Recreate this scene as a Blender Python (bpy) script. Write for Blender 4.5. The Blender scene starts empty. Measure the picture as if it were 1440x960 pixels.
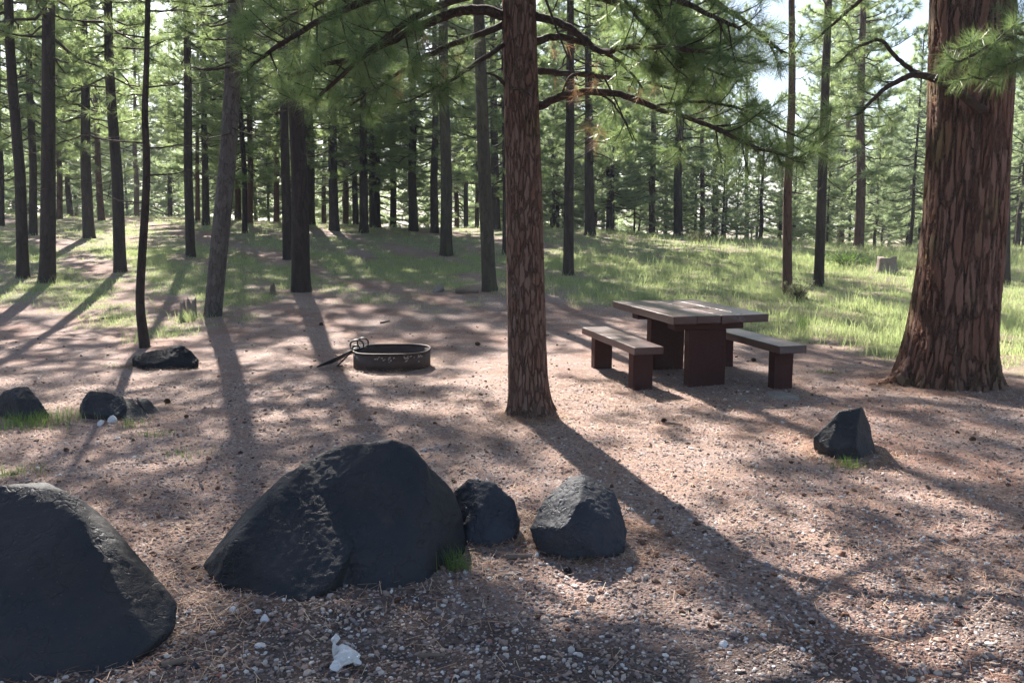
import bpy, bmesh, math, random
import numpy as np
from mathutils import Vector, Matrix, noise, Quaternion

random.seed(7)
RS = np.random.RandomState(11)
scn = bpy.context.scene
COL = scn.collection

# ------------------------------------------------------------------ camera maths
F = 1162.0; PITCH = math.radians(8.0); H = 1.6
SP, CP = math.sin(PITCH), math.cos(PITCH)
def slope(px, py):
    X = (px-720)/F; Z = -(py-480)/F
    yy = CP + Z*SP; zz = -SP + Z*CP
    return X/yy, zz/yy                     # x per metre of depth, z per metre of depth
def P(px, py, d):
    a, b = slope(px, py)
    return Vector((a*d, d, H+b*d))

# ------------------------------------------------------------------ terrain
def smooth(a, b, t):
    t = np.clip((t-a)/(b-a), 0, 1); return t*t*(3-2*t)
def terrain(x, y):
    x = np.asarray(x, float); y = np.asarray(y, float)
    r = x/np.maximum(y, 4.0)
    r = np.clip(r, -1.2, 1.2)
    crest = 33 - 8.5*smooth(0.02, 0.5, r) + 5*smooth(-0.1, -0.5, r)
    s = 0.068
    up = np.maximum(y-11.0, 0)
    ramp = np.where(up < 3, up*up/6.0, up-1.5)
    lim = crest-11
    k = 3.0
    capped = -np.log(np.exp(-np.minimum(ramp, 60)/k)+np.exp(-lim/k))*k
    h = s*np.maximum(capped, 0)*(1+.2*smooth(-.08, -.32, r))
    h = np.where(y < 11, 0, h)
    over = np.maximum(y-crest-3, 0)
    h = h - 1.6*(1-np.exp(-over/25.0))
    h = h + 0.05*np.sin(x*0.55+1.0)*np.sin(y*0.43) * smooth(10, 16, y)
    h = h + 0.10*np.sin(x*0.23+2.0)*np.sin(y*0.19+.5) * smooth(14, 22, y)
    h = h - 0.02*smooth(6.5, 8.5, y)*smooth(12, 10, y)*smooth(0.5, 1.5, x)
    return h
def hz(x, y): return float(terrain(x, y))
def ground_hit(px, py, dmax=45):
    a, b = slope(px, py)
    d = 1.5
    while d < dmax:
        if H+b*d <= hz(a*d, d): return Vector((a*d, d, hz(a*d, d)))
        d += 0.04
    return None
GX = np.array([-1.2, -.6, -.4, -.3, -.2, 0, .12, .25, .35, .5, .6, 1.2])
GD = np.array([14, 13.6, 13.0, 13.6, 16.4, 15.8, 14.6, 13.4, 11.8, 10.6, 9.6, 9.0])
def grassmask(x, y):
    x = np.asarray(x, float); y = np.asarray(y, float)
    thr = np.interp(x/np.maximum(y, 3.0), GX, GD)
    return smooth(-1.0, 1.8, y-thr + 1.1*np.sin(x*1.3+y*.7)+.7*np.sin(x*2.9-y*1.9+1))

def gpatch(x, y):
    x = np.asarray(x, float); y = np.asarray(y, float)
    p = .5+.3*np.sin(x*.9+1.3)*np.cos(y*.8+x*.3)+.22*np.sin(x*2.3+y*1.7)+.2*np.sin(x*4.1-y*2.2+2)*np.sin(y*3.3+x)
    right = smooth(-.08, .2, x/np.maximum(y, 4))
    return np.clip(.02+.85*smooth(.2, .6, p)+.45*right, 0, 1)
# ------------------------------------------------------------------ helpers
def mesh_np(name, V, Fc, smooth_=True):
    V = np.asarray(V, np.float32); Fc = np.asarray(Fc, np.int32)
    me = bpy.data.meshes.new(name)
    me.vertices.add(len(V)); me.vertices.foreach_set('co', V.ravel())
    k = Fc.shape[1]
    me.loops.add(Fc.size); me.loops.foreach_set('vertex_index', Fc.ravel())
    me.polygons.add(len(Fc))
    me.polygons.foreach_set('loop_start', np.arange(0, Fc.size, k, dtype=np.int32))
    me.polygons.foreach_set('loop_total', np.full(len(Fc), k, np.int32))
    me.polygons.foreach_set('use_smooth', np.full(len(Fc), smooth_, bool))
    me.update(calc_edges=True)
    return me
def link(name, me, mat=None, parent=None, loc=None):
    o = bpy.data.objects.new(name, me); COL.objects.link(o)
    if mat and me and not me.materials: me.materials.append(mat)
    if parent: o.parent = parent
    if loc is not None: o.location = loc
    return o
def tag(o, label=None, cat=None, group=None, kind=None):
    if label: o['label'] = label
    if cat: o['category'] = cat
    if group: o['group'] = group
    if kind: o['kind'] = kind
    return o
def empty(name, loc, label, cat, group=None):
    o = bpy.data.objects.new(name, None); COL.objects.link(o); o.location = loc
    o.empty_display_size = .1
    return tag(o, label, cat, group)

class Tubes:
    """collects tapered tubes into one quad mesh"""
    def __init__(s): s.V = []; s.F = []; s.n = 0
    def add(s, pts, rad, sides=5, cap=True):
        pts = np.asarray(pts, float); rad = np.asarray(rad, float)
        n = len(pts)
        t = np.gradient(pts, axis=0); t /= np.linalg.norm(t, axis=1)[:, None]+1e-9
        ref = np.array([0, 0, 1.0]) if abs(t[:, 2]).mean() < .8 else np.array([1.0, 0, 0])
        u = np.cross(t, ref); u /= np.linalg.norm(u, axis=1)[:, None]+1e-9
        v = np.cross(t, u)
        a = np.arange(sides)*2*math.pi/sides
        ring = pts[:, None, :] + rad[:, None, None]*(u[:, None, :]*np.cos(a)[None, :, None]+v[:, None, :]*np.sin(a)[None, :, None])
        s.V.append(ring.reshape(-1, 3))
        i = np.arange(n-1)[:, None]*sides; j = np.arange(sides)[None, :]; j2 = (j+1) % sides
        q = np.stack([i+j, i+j2, i+sides+j2, i+sides+j], -1).reshape(-1, 4)+s.n
        s.F.append(q); s.n += n*sides
        if cap and sides == 4:
            s.F.append(np.array([[0, 1, 2, 3], [(n-1)*sides+3, (n-1)*sides+2, (n-1)*sides+1, (n-1)*sides]])+s.n-n*sides)
    def mesh(s, name): return mesh_np(name, np.concatenate(s.V), np.concatenate(s.F))

class Needles:
    """collects needle tufts: centre, axis, size"""
    def __init__(s): s.C = []; s.D = []; s.S = []
    def add(s, c, d, size=1.0): s.C.append(c); s.D.append(d); s.S.append(size)
    def mesh(s, name, n, w, length, back, rs, sub=1):
        C = np.asarray(s.C, float); D = np.asarray(s.D, float); S = np.asarray(s.S, float)
        D /= np.linalg.norm(D, axis=1)[:, None]+1e-9
        C = np.repeat(C, n, 0); D = np.repeat(D, n, 0); S = np.repeat(S, n, 0)
        N = len(C)
        r = rs.normal(size=(N, 3)); r -= (r*D).sum(1)[:, None]*D; r /= np.linalg.norm(r, axis=1)[:, None]+1e-9
        f = rs.uniform(.15, 1.5, N)[:, None]
        nd = D*f + r; nd /= np.linalg.norm(nd, axis=1)[:, None]
        base = C - D*(rs.uniform(0, back, N)*S)[:, None]
        L = (length*rs.uniform(.7, 1.1, N)*S)[:, None]
        tip = base + nd*L; tip[:, 2] -= .08*L[:, 0]
        side = np.cross(nd, rs.normal(size=(N, 3))); side /= np.linalg.norm(side, axis=1)[:, None]+1e-9
        ww = w*np.sqrt(S)[:, None]
        V = np.stack([base+side*ww*.5, base-side*ww*.5, tip], 1).reshape(-1, 3)
        Fc = np.arange(N*3).reshape(-1, 3)
        return mesh_np(name, V, Fc, False)

# ------------------------------------------------------------------ materials
def newmat(name):
    m = bpy.data.materials.new(name); m.use_nodes = True
    nt = m.node_tree; nt.nodes.clear()
    out = nt.nodes.new('ShaderNodeOutputMaterial')
    return m, nt, out
def N(nt, typ, **kw):
    n = nt.nodes.new(typ)
    for k, v in kw.items():
        if k == 'inp':
            for a, b in v.items(): n.inputs[a].default_value = b
        else: setattr(n, k, v)
    return n
def ramp(nt, fac, stops, interp='LINEAR'):
    n = nt.nodes.new('ShaderNodeValToRGB'); cr = n.color_ramp; cr.interpolation = interp
    while len(cr.elements) < len(stops): cr.elements.new(.5)
    for e, (p, c) in zip(cr.elements, stops):
        e.position = p; e.color = (c[0], c[1], c[2], 1) if not isinstance(c, (int, float)) else (c, c, c, 1)
    nt.links.new(fac, n.inputs[0]); return n.outputs[0]
def mix(nt, fac, a, b, mode='MIX'):
    n = nt.nodes.new('ShaderNodeMix'); n.data_type = 'RGBA'; n.blend_type = mode
    for i, v in ((0, fac), (6, a), (7, b)):
        if hasattr(v, 'links') or hasattr(v, 'is_linked'): nt.links.new(v, n.inputs[i])
        else: n.inputs[i].default_value = v if i == 0 else (v[0], v[1], v[2], 1)
    return n.outputs[2]
def math_(nt, op, a, b=None, clamp=False):
    n = nt.nodes.new('ShaderNodeMath'); n.operation = op; n.use_clamp = clamp
    for i, v in ((0, a), (1, b)):
        if v is None: continue
        if isinstance(v, (int, float)): n.inputs[i].default_value = v
        else: nt.links.new(v, n.inputs[i])
    return n.outputs[0]
def coords(nt, scale=(1, 1, 1), kind='Object'):
    tc = nt.nodes.new('ShaderNodeTexCoord'); mp = nt.nodes.new('ShaderNodeMapping')
    mp.inputs['Scale'].default_value = scale
    nt.links.new(tc.outputs[kind], mp.inputs[0]); return mp.outputs[0]
def noise_(nt, vec, scale, detail=4, rough=.55, dist=0):
    n = N(nt, 'ShaderNodeTexNoise', inp={'Scale': scale, 'Detail': detail, 'Roughness': rough, 'Distortion': dist})
    nt.links.new(vec, n.inputs['Vector']); return n
def voro(nt, vec, scale, feature='F1', rnd=1):
    n = N(nt, 'ShaderNodeTexVoronoi', feature=feature); n.inputs['Scale'].default_value = scale
    n.inputs['Randomness'].default_value = rnd
    nt.links.new(vec, n.inputs['Vector']); return n
def pbsdf(nt, out, col, rough=.8, spec=.3, bump=None, bstr=.5, bdist=.01):
    b = nt.nodes.new('ShaderNodeBsdfPrincipled')
    if isinstance(col, tuple): b.inputs['Base Color'].default_value = (*col, 1)
    else: nt.links.new(col, b.inputs['Base Color'])
    if isinstance(rough, (int, float)): b.inputs['Roughness'].default_value = rough
    else: nt.links.new(rough, b.inputs['Roughness'])
    b.inputs['Specular IOR Level'].default_value = spec
    if bump is not None:
        bp = nt.nodes.new('ShaderNodeBump'); bp.inputs['Strength'].default_value = bstr; bp.inputs['Distance'].default_value = bdist
        nt.links.new(bump, bp.inputs['Height']); nt.links.new(bp.outputs[0], b.inputs['Normal'])
    nt.links.new(b.outputs[0], out.inputs['Surface'])
    return b

def bark(name, plate1, plate2, furrow, scale, stretch, disp=0.0, moss=None, width=.22):
    m, nt, out = newmat(name)
    v = coords(nt, (1, 1, stretch))
    nz = noise_(nt, v, scale*1.1, 5, .65)
    add = nt.nodes.new('ShaderNodeVectorMath'); add.operation = 'MULTIPLY_ADD'
    nt.links.new(nz.outputs['Color'], add.inputs[0]); add.inputs[1].default_value = (1.5/scale,)*3
    nt.links.new(v, add.inputs[2])
    vo = voro(nt, add.outputs[0], scale, 'DISTANCE_TO_EDGE')
    cell = voro(nt, add.outputs[0], scale, 'F1')
    v2 = coords(nt, (1, 1, stretch*1.6))
    fine = noise_(nt, v2, scale*6, 5, .7)
    soft = noise_(nt, v, scale*.9, 4, .7)
    edge = math_(nt, 'ADD', vo.outputs['Distance'], math_(nt, 'MULTIPLY', ramp(nt, soft.outputs['Fac'], [(.42, 0), (.7, 1)]), width*.8))
    h = ramp(nt, edge, [(0, 0), (width*.35, .35), (width, .85), (1, 1)])
    plates = mix(nt, ramp(nt, cell.outputs['Color'], [(.2, 0), (.8, 1)]), plate1, plate2)
    plates = mix(nt, ramp(nt, fine.outputs['Fac'], [(.3, 0), (.75, 1)]), mix(nt, .5, plates, furrow), plates)
    if moss:
        mz = noise_(nt, coords(nt, (1, 1, .45)), 3.2, 4, .6)
        plates = mix(nt, ramp(nt, mz.outputs['Fac'], [(.55, 0), (.68, .75)]), plates, moss)
    col = mix(nt, ramp(nt, edge, [(0, 0), (width*.6, 1)]), furrow, plates)
    hh = math_(nt, 'ADD', h, math_(nt, 'MULTIPLY', fine.outputs['Fac'], .45))
    pbsdf(nt, out, col, .82, .25, hh, .8, max(.012, disp*.5))
    if disp:
        dn = nt.nodes.new('ShaderNodeDisplacement'); dn.inputs['Scale'].default_value = disp; dn.inputs['Midlevel'].default_value = .9
        nt.links.new(hh, dn.inputs['Height']); nt.links.new(dn.outputs[0], out.inputs['Displacement'])
        m.displacement_method = 'BOTH'
    return m

def leafmat(name, c1, c2, tr, trans=.4, rough=.42, spec=.45, brown=None, bfrac=.06):
    m, nt, out = newmat(name)
    g = nt.nodes.new('ShaderNodeNewGeometry')
    rpi = g.outputs['Random Per Island']
    big = noise_(nt, coords(nt), .9, 2)
    col = mix(nt, math_(nt, 'ADD', math_(nt, 'MULTIPLY', rpi, .6), math_(nt, 'MULTIPLY', big.outputs['Fac'], .4)), c1, c2)
    if brown: col = mix(nt, math_(nt, 'LESS_THAN', rpi, bfrac), col, brown)
    b = nt.nodes.new('ShaderNodeBsdfPrincipled'); nt.links.new(col, b.inputs['Base Color'])
    b.inputs['Roughness'].default_value = rough; b.inputs['Specular IOR Level'].default_value = spec
    t = nt.nodes.new('ShaderNodeBsdfTranslucent')
    nt.links.new(mix(nt, .55, col, tr), t.inputs['Color'])
    mx = nt.nodes.new('ShaderNodeMixShader'); mx.inputs[0].default_value = trans
    nt.links.new(b.outputs[0], mx.inputs[1]); nt.links.new(t.outputs[0], mx.inputs[2])
    nt.links.new(mx.outputs[0], out.inputs['Surface'])
    return m

M = {}
M['bark_big'] = bark('bark_old_pine', (.19, .088, .056), (.24, .135, .098), (.045, .025, .018), 14.5, .13, .034, (.15, .11, .05), .16)
M['bark_mid'] = bark('bark_centre_pine', (.17, .09, .062), (.23, .145, .11), (.06, .036, .027), 28, .20, .011, (.12, .09, .04), .15)
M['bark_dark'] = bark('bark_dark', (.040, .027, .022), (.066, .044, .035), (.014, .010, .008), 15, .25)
M['bark_red'] = bark('bark_red', (.10, .052, .037), (.14, .073, .05), (.03, .017, .013), 13, .22)
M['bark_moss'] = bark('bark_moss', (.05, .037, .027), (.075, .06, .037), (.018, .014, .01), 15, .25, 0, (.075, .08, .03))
M['bark_grey'] = bark('bark_grey', (.10, .084, .075), (.15, .13, .115), (.04, .03, .026), 18, .35)
M['branch'] = bark('bark_branch', (.055, .034, .027), (.09, .055, .042), (.03, .02, .015), 40, .6)
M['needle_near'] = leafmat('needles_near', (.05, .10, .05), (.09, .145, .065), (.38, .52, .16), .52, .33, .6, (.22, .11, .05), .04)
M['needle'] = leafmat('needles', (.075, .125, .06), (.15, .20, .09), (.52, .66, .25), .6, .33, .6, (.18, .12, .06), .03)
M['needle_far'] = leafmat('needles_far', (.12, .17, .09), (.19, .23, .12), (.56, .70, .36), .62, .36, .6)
M['needle_dead'] = leafmat('needles_dead', (.25, .12, .06), (.35, .2, .1), (.4, .25, .12), .35)
M['grass'] = leafmat('grass', (.17, .24, .09), (.34, .37, .19), (.48, .60, .24), .55, .5, .3, (.42, .36, .2), .22)
M['weed'] = leafmat('weed', (.07, .14, .03), (.13, .2, .05), (.2, .34, .06), .45, .5, .3)
M['shrub'] = leafmat('shrub', (.10, .13, .06), (.16, .18, .09), (.2, .24, .1), .35, .55, .3, (.2, .15, .1), .3)

def mat_ground():
    m, nt, out = newmat('forest_floor')
    v = coords(nt)
    at = N(nt, 'ShaderNodeAttribute', attribute_name='grass')
    big = noise_(nt, v, .55, 5, .6)
    mid = noise_(nt, v, 3.5, 5, .65)
    fine = noise_(nt, v, 38, 5, .75)
    peb = voro(nt, v, 55); peb2 = voro(nt, v, 55, 'DISTANCE_TO_EDGE')
    # gravel cells of mixed stone colours
    stones = ramp(nt, peb.outputs['Color'], [(0, (.12, .09, .08)), (.3, (.32, .255, .225)), (.55, (.22, .155, .135)), (.75, (.42, .36, .32)), (1, (.58, .53, .48))])
    litter = ramp(nt, fine.outputs['Fac'], [(.25, (.08, .052, .04)), (.5, (.29, .205, .16)), (.75, (.52, .42, .34))])
    base = mix(nt, ramp(nt, mid.outputs['Fac'], [(.38, 0), (.62, 1)]), stones, litter)
    base = mix(nt, math_(nt, 'MULTIPLY', ramp(nt, big.outputs['Fac'], [(.4, 0), (.65, 1)]), .4), base, (.30, .19, .15), 'MIX')
    dark_ground = N(nt, 'ShaderNodeAttribute', attribute_name='dark_ground')
    base = mix(nt, 1.0, base, (.93, .88, .88), 'MULTIPLY')
    base = mix(nt, math_(nt, 'MULTIPLY', dark_ground.outputs['Fac'], math_(nt, 'ADD', mid.outputs['Fac'], .3, True)), base, (.05, .042, .04))
    nb = N(nt, 'ShaderNodeAttribute', attribute_name='duff_shade')
    base = mix(nt, math_(nt, 'MULTIPLY', nb.outputs['Fac'], ramp(nt, mid.outputs['Fac'], [(.35, .15), (.65, .9)])), base, mix(nt, fine.outputs['Fac'], (.13, .065, .05), (.32, .18, .13)))
    gcol = ramp(nt, fine.outputs['Fac'], [(.3, (.13, .15, .07)), (.55, (.24, .26, .13)), (.8, (.38, .37, .22))])
    gm = math_(nt, 'MULTIPLY', at.outputs['Fac'], ramp(nt, mid.outputs['Fac'], [(.35, .15), (.6, 1)]))
    col = mix(nt, gm, base, gcol)
    hgt = math_(nt, 'ADD', math_(nt, 'MULTIPLY', ramp(nt, peb2.outputs['Distance'], [(0, 0), (.3, 1)]), .5), fine.outputs['Fac'])
    pbsdf(nt, out, col, .9, .2, hgt, .8, .012)
    return m
M['ground'] = mat_ground()

def mat_island(name, stops, rough=.7, spec=.3):
    m, nt, out = newmat(name)
    g = nt.nodes.new('ShaderNodeNewGeometry')
    c = ramp(nt, g.outputs['Random Per Island'], stops)
    pbsdf(nt, out, c, rough, spec); return m
M['pebbles'] = mat_island('pebbles', [(0, (.045, .038, .04)), (.15, (.14, .10, .09)), (.4, (.29, .20, .16)), (.6, (.19, .17, .17)), (.75, (.40, .29, .22)), (.9, (.42, .38, .35)), (.98, (.66, .62, .58)), (1, (.3, .1, .07))])
M['litter'] = mat_island('fallen_needles', [(0, (.12, .05, .03)), (.4, (.30, .14, .08)), (.7, (.44, .27, .17)), (1, (.6, .46, .32))])

def mat_rock(name, c1, c2, tint, rough=.55, spec=.3):
    m, nt, out = newmat(name)
    v = coords(nt)
    n1 = noise_(nt, v, 2.2, 6, .6, .4); n2 = noise_(nt, v, 60, 5, .7); n3 = noise_(nt, v, 9, 5, .6)
    col = mix(nt, ramp(nt, n1.outputs['Fac'], [(.35, 0), (.65, 1)]), c1, c2)
    col = mix(nt, ramp(nt, n3.outputs['Fac'], [(.58, 0), (.72, .55)]), col, tint)
    sp = voro(nt, v, 34)
    col = mix(nt, ramp(nt, sp.outputs['Distance'], [(.08, .3), (.13, 0)]), col, tuple(4*q for q in c2))
    pit = voro(nt, v, 95); crk = voro(nt, noise_(nt, v, 3, 4, .6).outputs['Color'], 3.0, 'DISTANCE_TO_EDGE')
    pits = ramp(nt, pit.outputs['Distance'], [(.12, 0), (.3, 1)])
    n4 = noise_(nt, v, 1.3, 3, .5)
    col = mix(nt, ramp(nt, n4.outputs['Fac'], [(.45, 0), (.6, .5)]), col, tuple(1.9*q for q in c1))
    cr = ramp(nt, crk.outputs['Distance'], [(0, 0), (.035, 1)])
    h = math_(nt, 'ADD', math_(nt, 'ADD', n2.outputs['Fac'], math_(nt, 'MULTIPLY', pits, .6)), math_(nt, 'MULTIPLY', n3.outputs['Fac'], 1.8))
    h = math_(nt, 'ADD', h, math_(nt, 'MULTIPLY', cr, 1.2))
    pbsdf(nt, out, col, rough, spec, h, .5, .010); return m
M['basalt'] = mat_rock('basalt', (.014, .016, .020), (.040, .033, .031), (.062, .052, .045), .66, .28)
M['basalt_grey'] = mat_rock('basalt_grey', (.026, .029, .037), (.045, .043, .046), (.065, .06, .055), .7, .25)
M['basalt_black'] = mat_rock('basalt_black', (.010, .010, .012), (.018, .018, .02), (.03, .03, .03), .75, .12)
M['stone_pale'] = mat_rock('stone_pale', (.17, .145, .125), (.24, .21, .185), (.28, .25, .22), .85)
M['quartz'] = mat_rock('quartz', (.58, .55, .53), (.68, .66, .64), (.36, .28, .25), .8)

def mat_wood(nm='brown_painted_timber', r0=.25, r1=.45, sp=.6, wr=.4):
    m, nt, out = newmat(nm)
    v = coords(nt, (1, 1, 1)); g = coords(nt, (6, .5, 6))
    gr = noise_(nt, g, 9, 5, .65, .5); w = noise_(nt, v, 2.2, 5, .6)
    wear = noise_(nt, coords(nt, (3, .6, 3)), 7, 6, .75)
    col = mix(nt, gr.outputs['Fac'], (.034, .012, .010), (.070, .025, .021))
    col = mix(nt, ramp(nt, wear.outputs['Fac'], [(.56, 0), (.72, wr)]), col, (.12, .085, .08))
    col = mix(nt, ramp(nt, w.outputs['Fac'], [(.45, 0), (.7, .35)]), col, (.05, .03, .025))
    pbsdf(nt, out, col, ramp(nt, w.outputs['Fac'], [(.3, r0), (.7, r1)]), sp, gr.outputs['Fac'], .35, .01); return m
M['wood'] = mat_wood(); M['wood_leg'] = mat_wood('brown_painted_leg', .6, .85, .15, .2)
def mat_iron():
    m, nt, out = newmat('rusted_steel')
    v = coords(nt); n1 = noise_(nt, v, 6, 6, .7); n2 = noise_(nt, v, 30, 4, .6)
    col = mix(nt, n1.outputs['Fac'], (.024, .015, .011), (.075, .040, .026))
    col = mix(nt, ramp(nt, n2.outputs['Fac'], [(.55, 0), (.75, .5)]), col, (.12, .065, .04))
    pbsdf(nt, out, col, .65, .4, n2.outputs['Fac'], .4, .004); return m
M['iron'] = mat_iron()
def simple(name, c, rough=.7, spec=.3, var=.4, scale=20):
    m, nt, out = newmat(name); n = noise_(nt, coords(nt), scale, 5, .65)
    pbsdf(nt, out, mix(nt, n.outputs['Fac'], tuple(x*(1-var) for x in c), tuple(x*(1+var) for x in c)), rough, spec, n.outputs['Fac'], .5, .005)
    return m
M['black_iron'] = simple('black_iron', (.018, .018, .019), .45, .5)
M['ash'] = simple('ash', (.10, .09, .085), .95, .1, .5, 12)
M['paint_flake'] = simple('pale_flaked_paint', (.30, .25, .21), .8)
M['deadwood'] = simple('dead_wood', (.16, .12, .095), .85, .2, .5, 14)
M['stump'] = simple('stump_wood', (.22, .18, .15), .85, .2, .5, 12)
M['cone'] = simple('pine_cone', (.10, .055, .035), .8, .2, .5, 30)

# ------------------------------------------------------------------ ground
def axis(lo, hi, fine_lo, fine_hi, step, growth):
    a = list(np.arange(fine_lo, fine_hi, step))
    s = step; x = fine_hi
    while x < hi: a.append(x); s *= growth; x += s
    a.append(hi); s = step; x = fine_lo-step; b = []
    while x > lo: b.append(x); s *= growth; x -= s
    b.append(lo)
    return np.array(b[::-1]+a)
gx = axis(-450, 450, -9, 9, .09, 1.045); gy = axis(-60, 900, 1.5, 13, .08, 1.03)
GXm, GYm = np.meshgrid(gx, gy)
def micro(x, y):
    f = np.zeros_like(x)
    for k, (a, b, c, amp) in enumerate(((2.1, 1.3, .3, .010), (-3.7, 2.9, 1.2, .007), (6.3, 5.1, 2., .005), (-11, 9, .7, .0035), (17, -13, 2.9, .0025))):
        f += amp*np.sin(a*x+b*y+c)*np.cos(b*x-a*y+2*c)
    return f
Zm = terrain(GXm, GYm)+micro(GXm, GYm)*smooth(60, 12, GYm)
# forest floor rises a little round the feet of the two near trees
V = np.stack([GXm, GYm, Zm], -1).reshape(-1, 3)
nx, ny = len(gx), len(gy)
i = np.arange(ny-1)[:, None]*nx; j = np.arange(nx-1)[None, :]
Q = np.stack([i+j, i+j+1, i+nx+j+1, i+nx+j], -1).reshape(-1, 4)
gme = mesh_np('ground', V, Q)
a = gme.attributes.new('grass', 'FLOAT', 'POINT'); a.data.foreach_set('value', (grassmask(GXm, GYm)*gpatch(GXm, GYm)).ravel().astype(np.float32))
def dark_mask(x, y):
    return np.clip(.75*smooth(3.25, 2.75, y+.1*np.sin(4*x)+.08*np.sin(9*x+1)) + smooth(3.9, 3.1, y+.5*np.sin(3*x)*.3)*smooth(.6, -.2, x-.25*np.sin(5*y)) + .75*np.exp(-((x-1.5)**2/.35+(y-2.7)**2/.12)) + .6*np.exp(-((x-2.1)**2/.4+(y-3.0)**2/.12)), 0, 1)  # darker ground along the near edge, mostly left, with two spots right
a = gme.attributes.new('dark_ground', 'FLOAT', 'POINT'); a.data.foreach_set('value', dark_mask(GXm, GYm).ravel().astype(np.float32))
def duff_shade(x, y):
    r = x/np.maximum(y, 1)
    n_ = .5+.35*np.sin(x*1.7+.4)*np.cos(y*1.3+1)+.3*np.sin(x*3.7+y*2.9)
    return np.clip(smooth(.25, .5, r)*smooth(9.5, 7, y)*smooth(.2, .8, n_)+.8*smooth(.25, .8, n_)*smooth(8, 12, y)+.35*smooth(.6, 1, n_), 0, 1)  # right part: red needle duff; farther band: tree shade painted into the colour
a = gme.attributes.new('duff_shade', 'FLOAT', 'POINT'); a.data.foreach_set('value', duff_shade(GXm, GYm).ravel().astype(np.float32))
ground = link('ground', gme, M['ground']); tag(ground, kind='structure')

def gz(x, y): return terrain(x, y)+micro(x, y)*smooth(60, 12, y)

# ---- gravel, litter, grass (stuff)
def ico():
    bm = bmesh.new(); bmesh.ops.create_icosphere(bm, subdivisions=1, radius=1)
    v = np.array([w.co[:] for w in bm.verts]); f = np.array([[w.index for w in g.verts] for g in bm.faces]); bm.free(); return v, f
IV, IF = ico()
def stones(n, dlo, dhi, smin, smax, rs, pw=1.0, keep=None, rng_x=.78):
    u = rs.uniform(0, 1, n)
    d = dlo*(dhi/dlo)**(u**pw)
    x = rs.uniform(-rng_x, rng_x, n)*d + 0
    if keep is not None:
        k = rs.uniform(0, 1, n) < keep(x, d); x = x[k]; d = d[k]; n = len(x)
    s = smin*(smax/smin)**(rs.uniform(0, 1, n)**2.2)
    base = IV[None]*(1+rs.uniform(-.22, .22, (n, len(IV), 1)))
    sc = np.stack([s, s*rs.uniform(.6, 1, n), s*rs.uniform(.4, .75, n)], -1)
    b = base*sc[:, None, :]
    a = rs.uniform(0, 2*math.pi, n); ca, sa = np.cos(a)[:, None], np.sin(a)[:, None]
    tx = rs.normal(0, .3, n)[:, None]
    X = b[..., 0]*ca-b[..., 1]*sa; Y = b[..., 0]*sa+b[..., 1]*ca; Z = b[..., 2]+tx*b[..., 0]
    V = np.stack([X+x[:, None], Y+d[:, None], Z+(gz(x, d)+s*.18)[:, None]], -1).reshape(-1, 3)
    Fc = (IF[None]+(np.arange(n)*len(IV))[:, None, None]).reshape(-1, 3)
    return V, Fc
def joinarr(parts):
    V = []; Fc = []; n = 0
    for v, f in parts: V.append(v); Fc.append(f+n); n += len(v)
    return np.concatenate(V), np.concatenate(Fc)
pv, pf = joinarr([stones(70000, 2.1, 8.5, .0035, .013, RS, .8), stones(9000, 2.1, 4.5, .006, .016, RS, 1.1),
                  stones(2200, 2.1, 9.5, .011, .022, RS, .9)])
gravel = link('gravel', mesh_np('gravel', pv, pf, False), M['pebbles']); tag(gravel, 'mixed pink, grey and white gravel scattered over the bare ground', kind='stuff')

def litter(n, dlo, dhi, w, lmin, lmax, rs):
    d = dlo*(dhi/dlo)**(rs.uniform(0, 1, n)**.8); x = rs.uniform(-.78, .78, n)*d
    # thicker under the pines, thinner on the open gravel
    dens = .35+.65*smooth(.35, .75, .5+.5*np.sin(x*1.1+.6)*np.cos(d*.9)+.25*np.sin(x*3.1+d*2.2)) 
    dens = dens*(.22+.78*smooth(2.9, 4.4, d+np.where(x < -.9, .5, 0)))
    k = rs.uniform(0, 1, n) < dens; x = x[k]; d = d[k]; n = len(x)
    a = rs.uniform(0, math.pi, n); L = rs.uniform(lmin, lmax, n)*.5
    dx, dy = np.cos(a)*L, np.sin(a)*L; wx, wy = -np.sin(a)*w*.5, np.cos(a)*w*.5
    z0 = gz(x, d); up = rs.uniform(.004, .016, n); t = rs.uniform(-.010, .014, (n, 2))
    def pt(s, q, tt): return np.stack([x+s*dx+q*wx, d+s*dy+q*wy, z0+up+tt], -1)
    V = np.stack([pt(-1, -1, t[:, 0]), pt(-1, 1, t[:, 0]), pt(1, 1, t[:, 1]), pt(1, -1, t[:, 1])], 1).reshape(-1, 3)
    return V, np.arange(n*4).reshape(-1, 4)
def chips(n, rs):
    V, Fc = stones(n, 3.0, 13, .006, .024, rs, .9)
    return V, Fc
cv, cf = chips(2600, RS)
M['chips'] = mat_island('bark_chips', [(0, (.04, .022, .016)), (.5, (.12, .06, .04)), (.8, (.22, .13, .09)), (1, (.07, .05, .04))], .9, .1)
chp = link('bark_chips', mesh_np('bark_chips', cv, cf, False), M['chips']); tag(chp, 'dark bark crumbs and cone scales scattered on the ground', kind='stuff')
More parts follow.
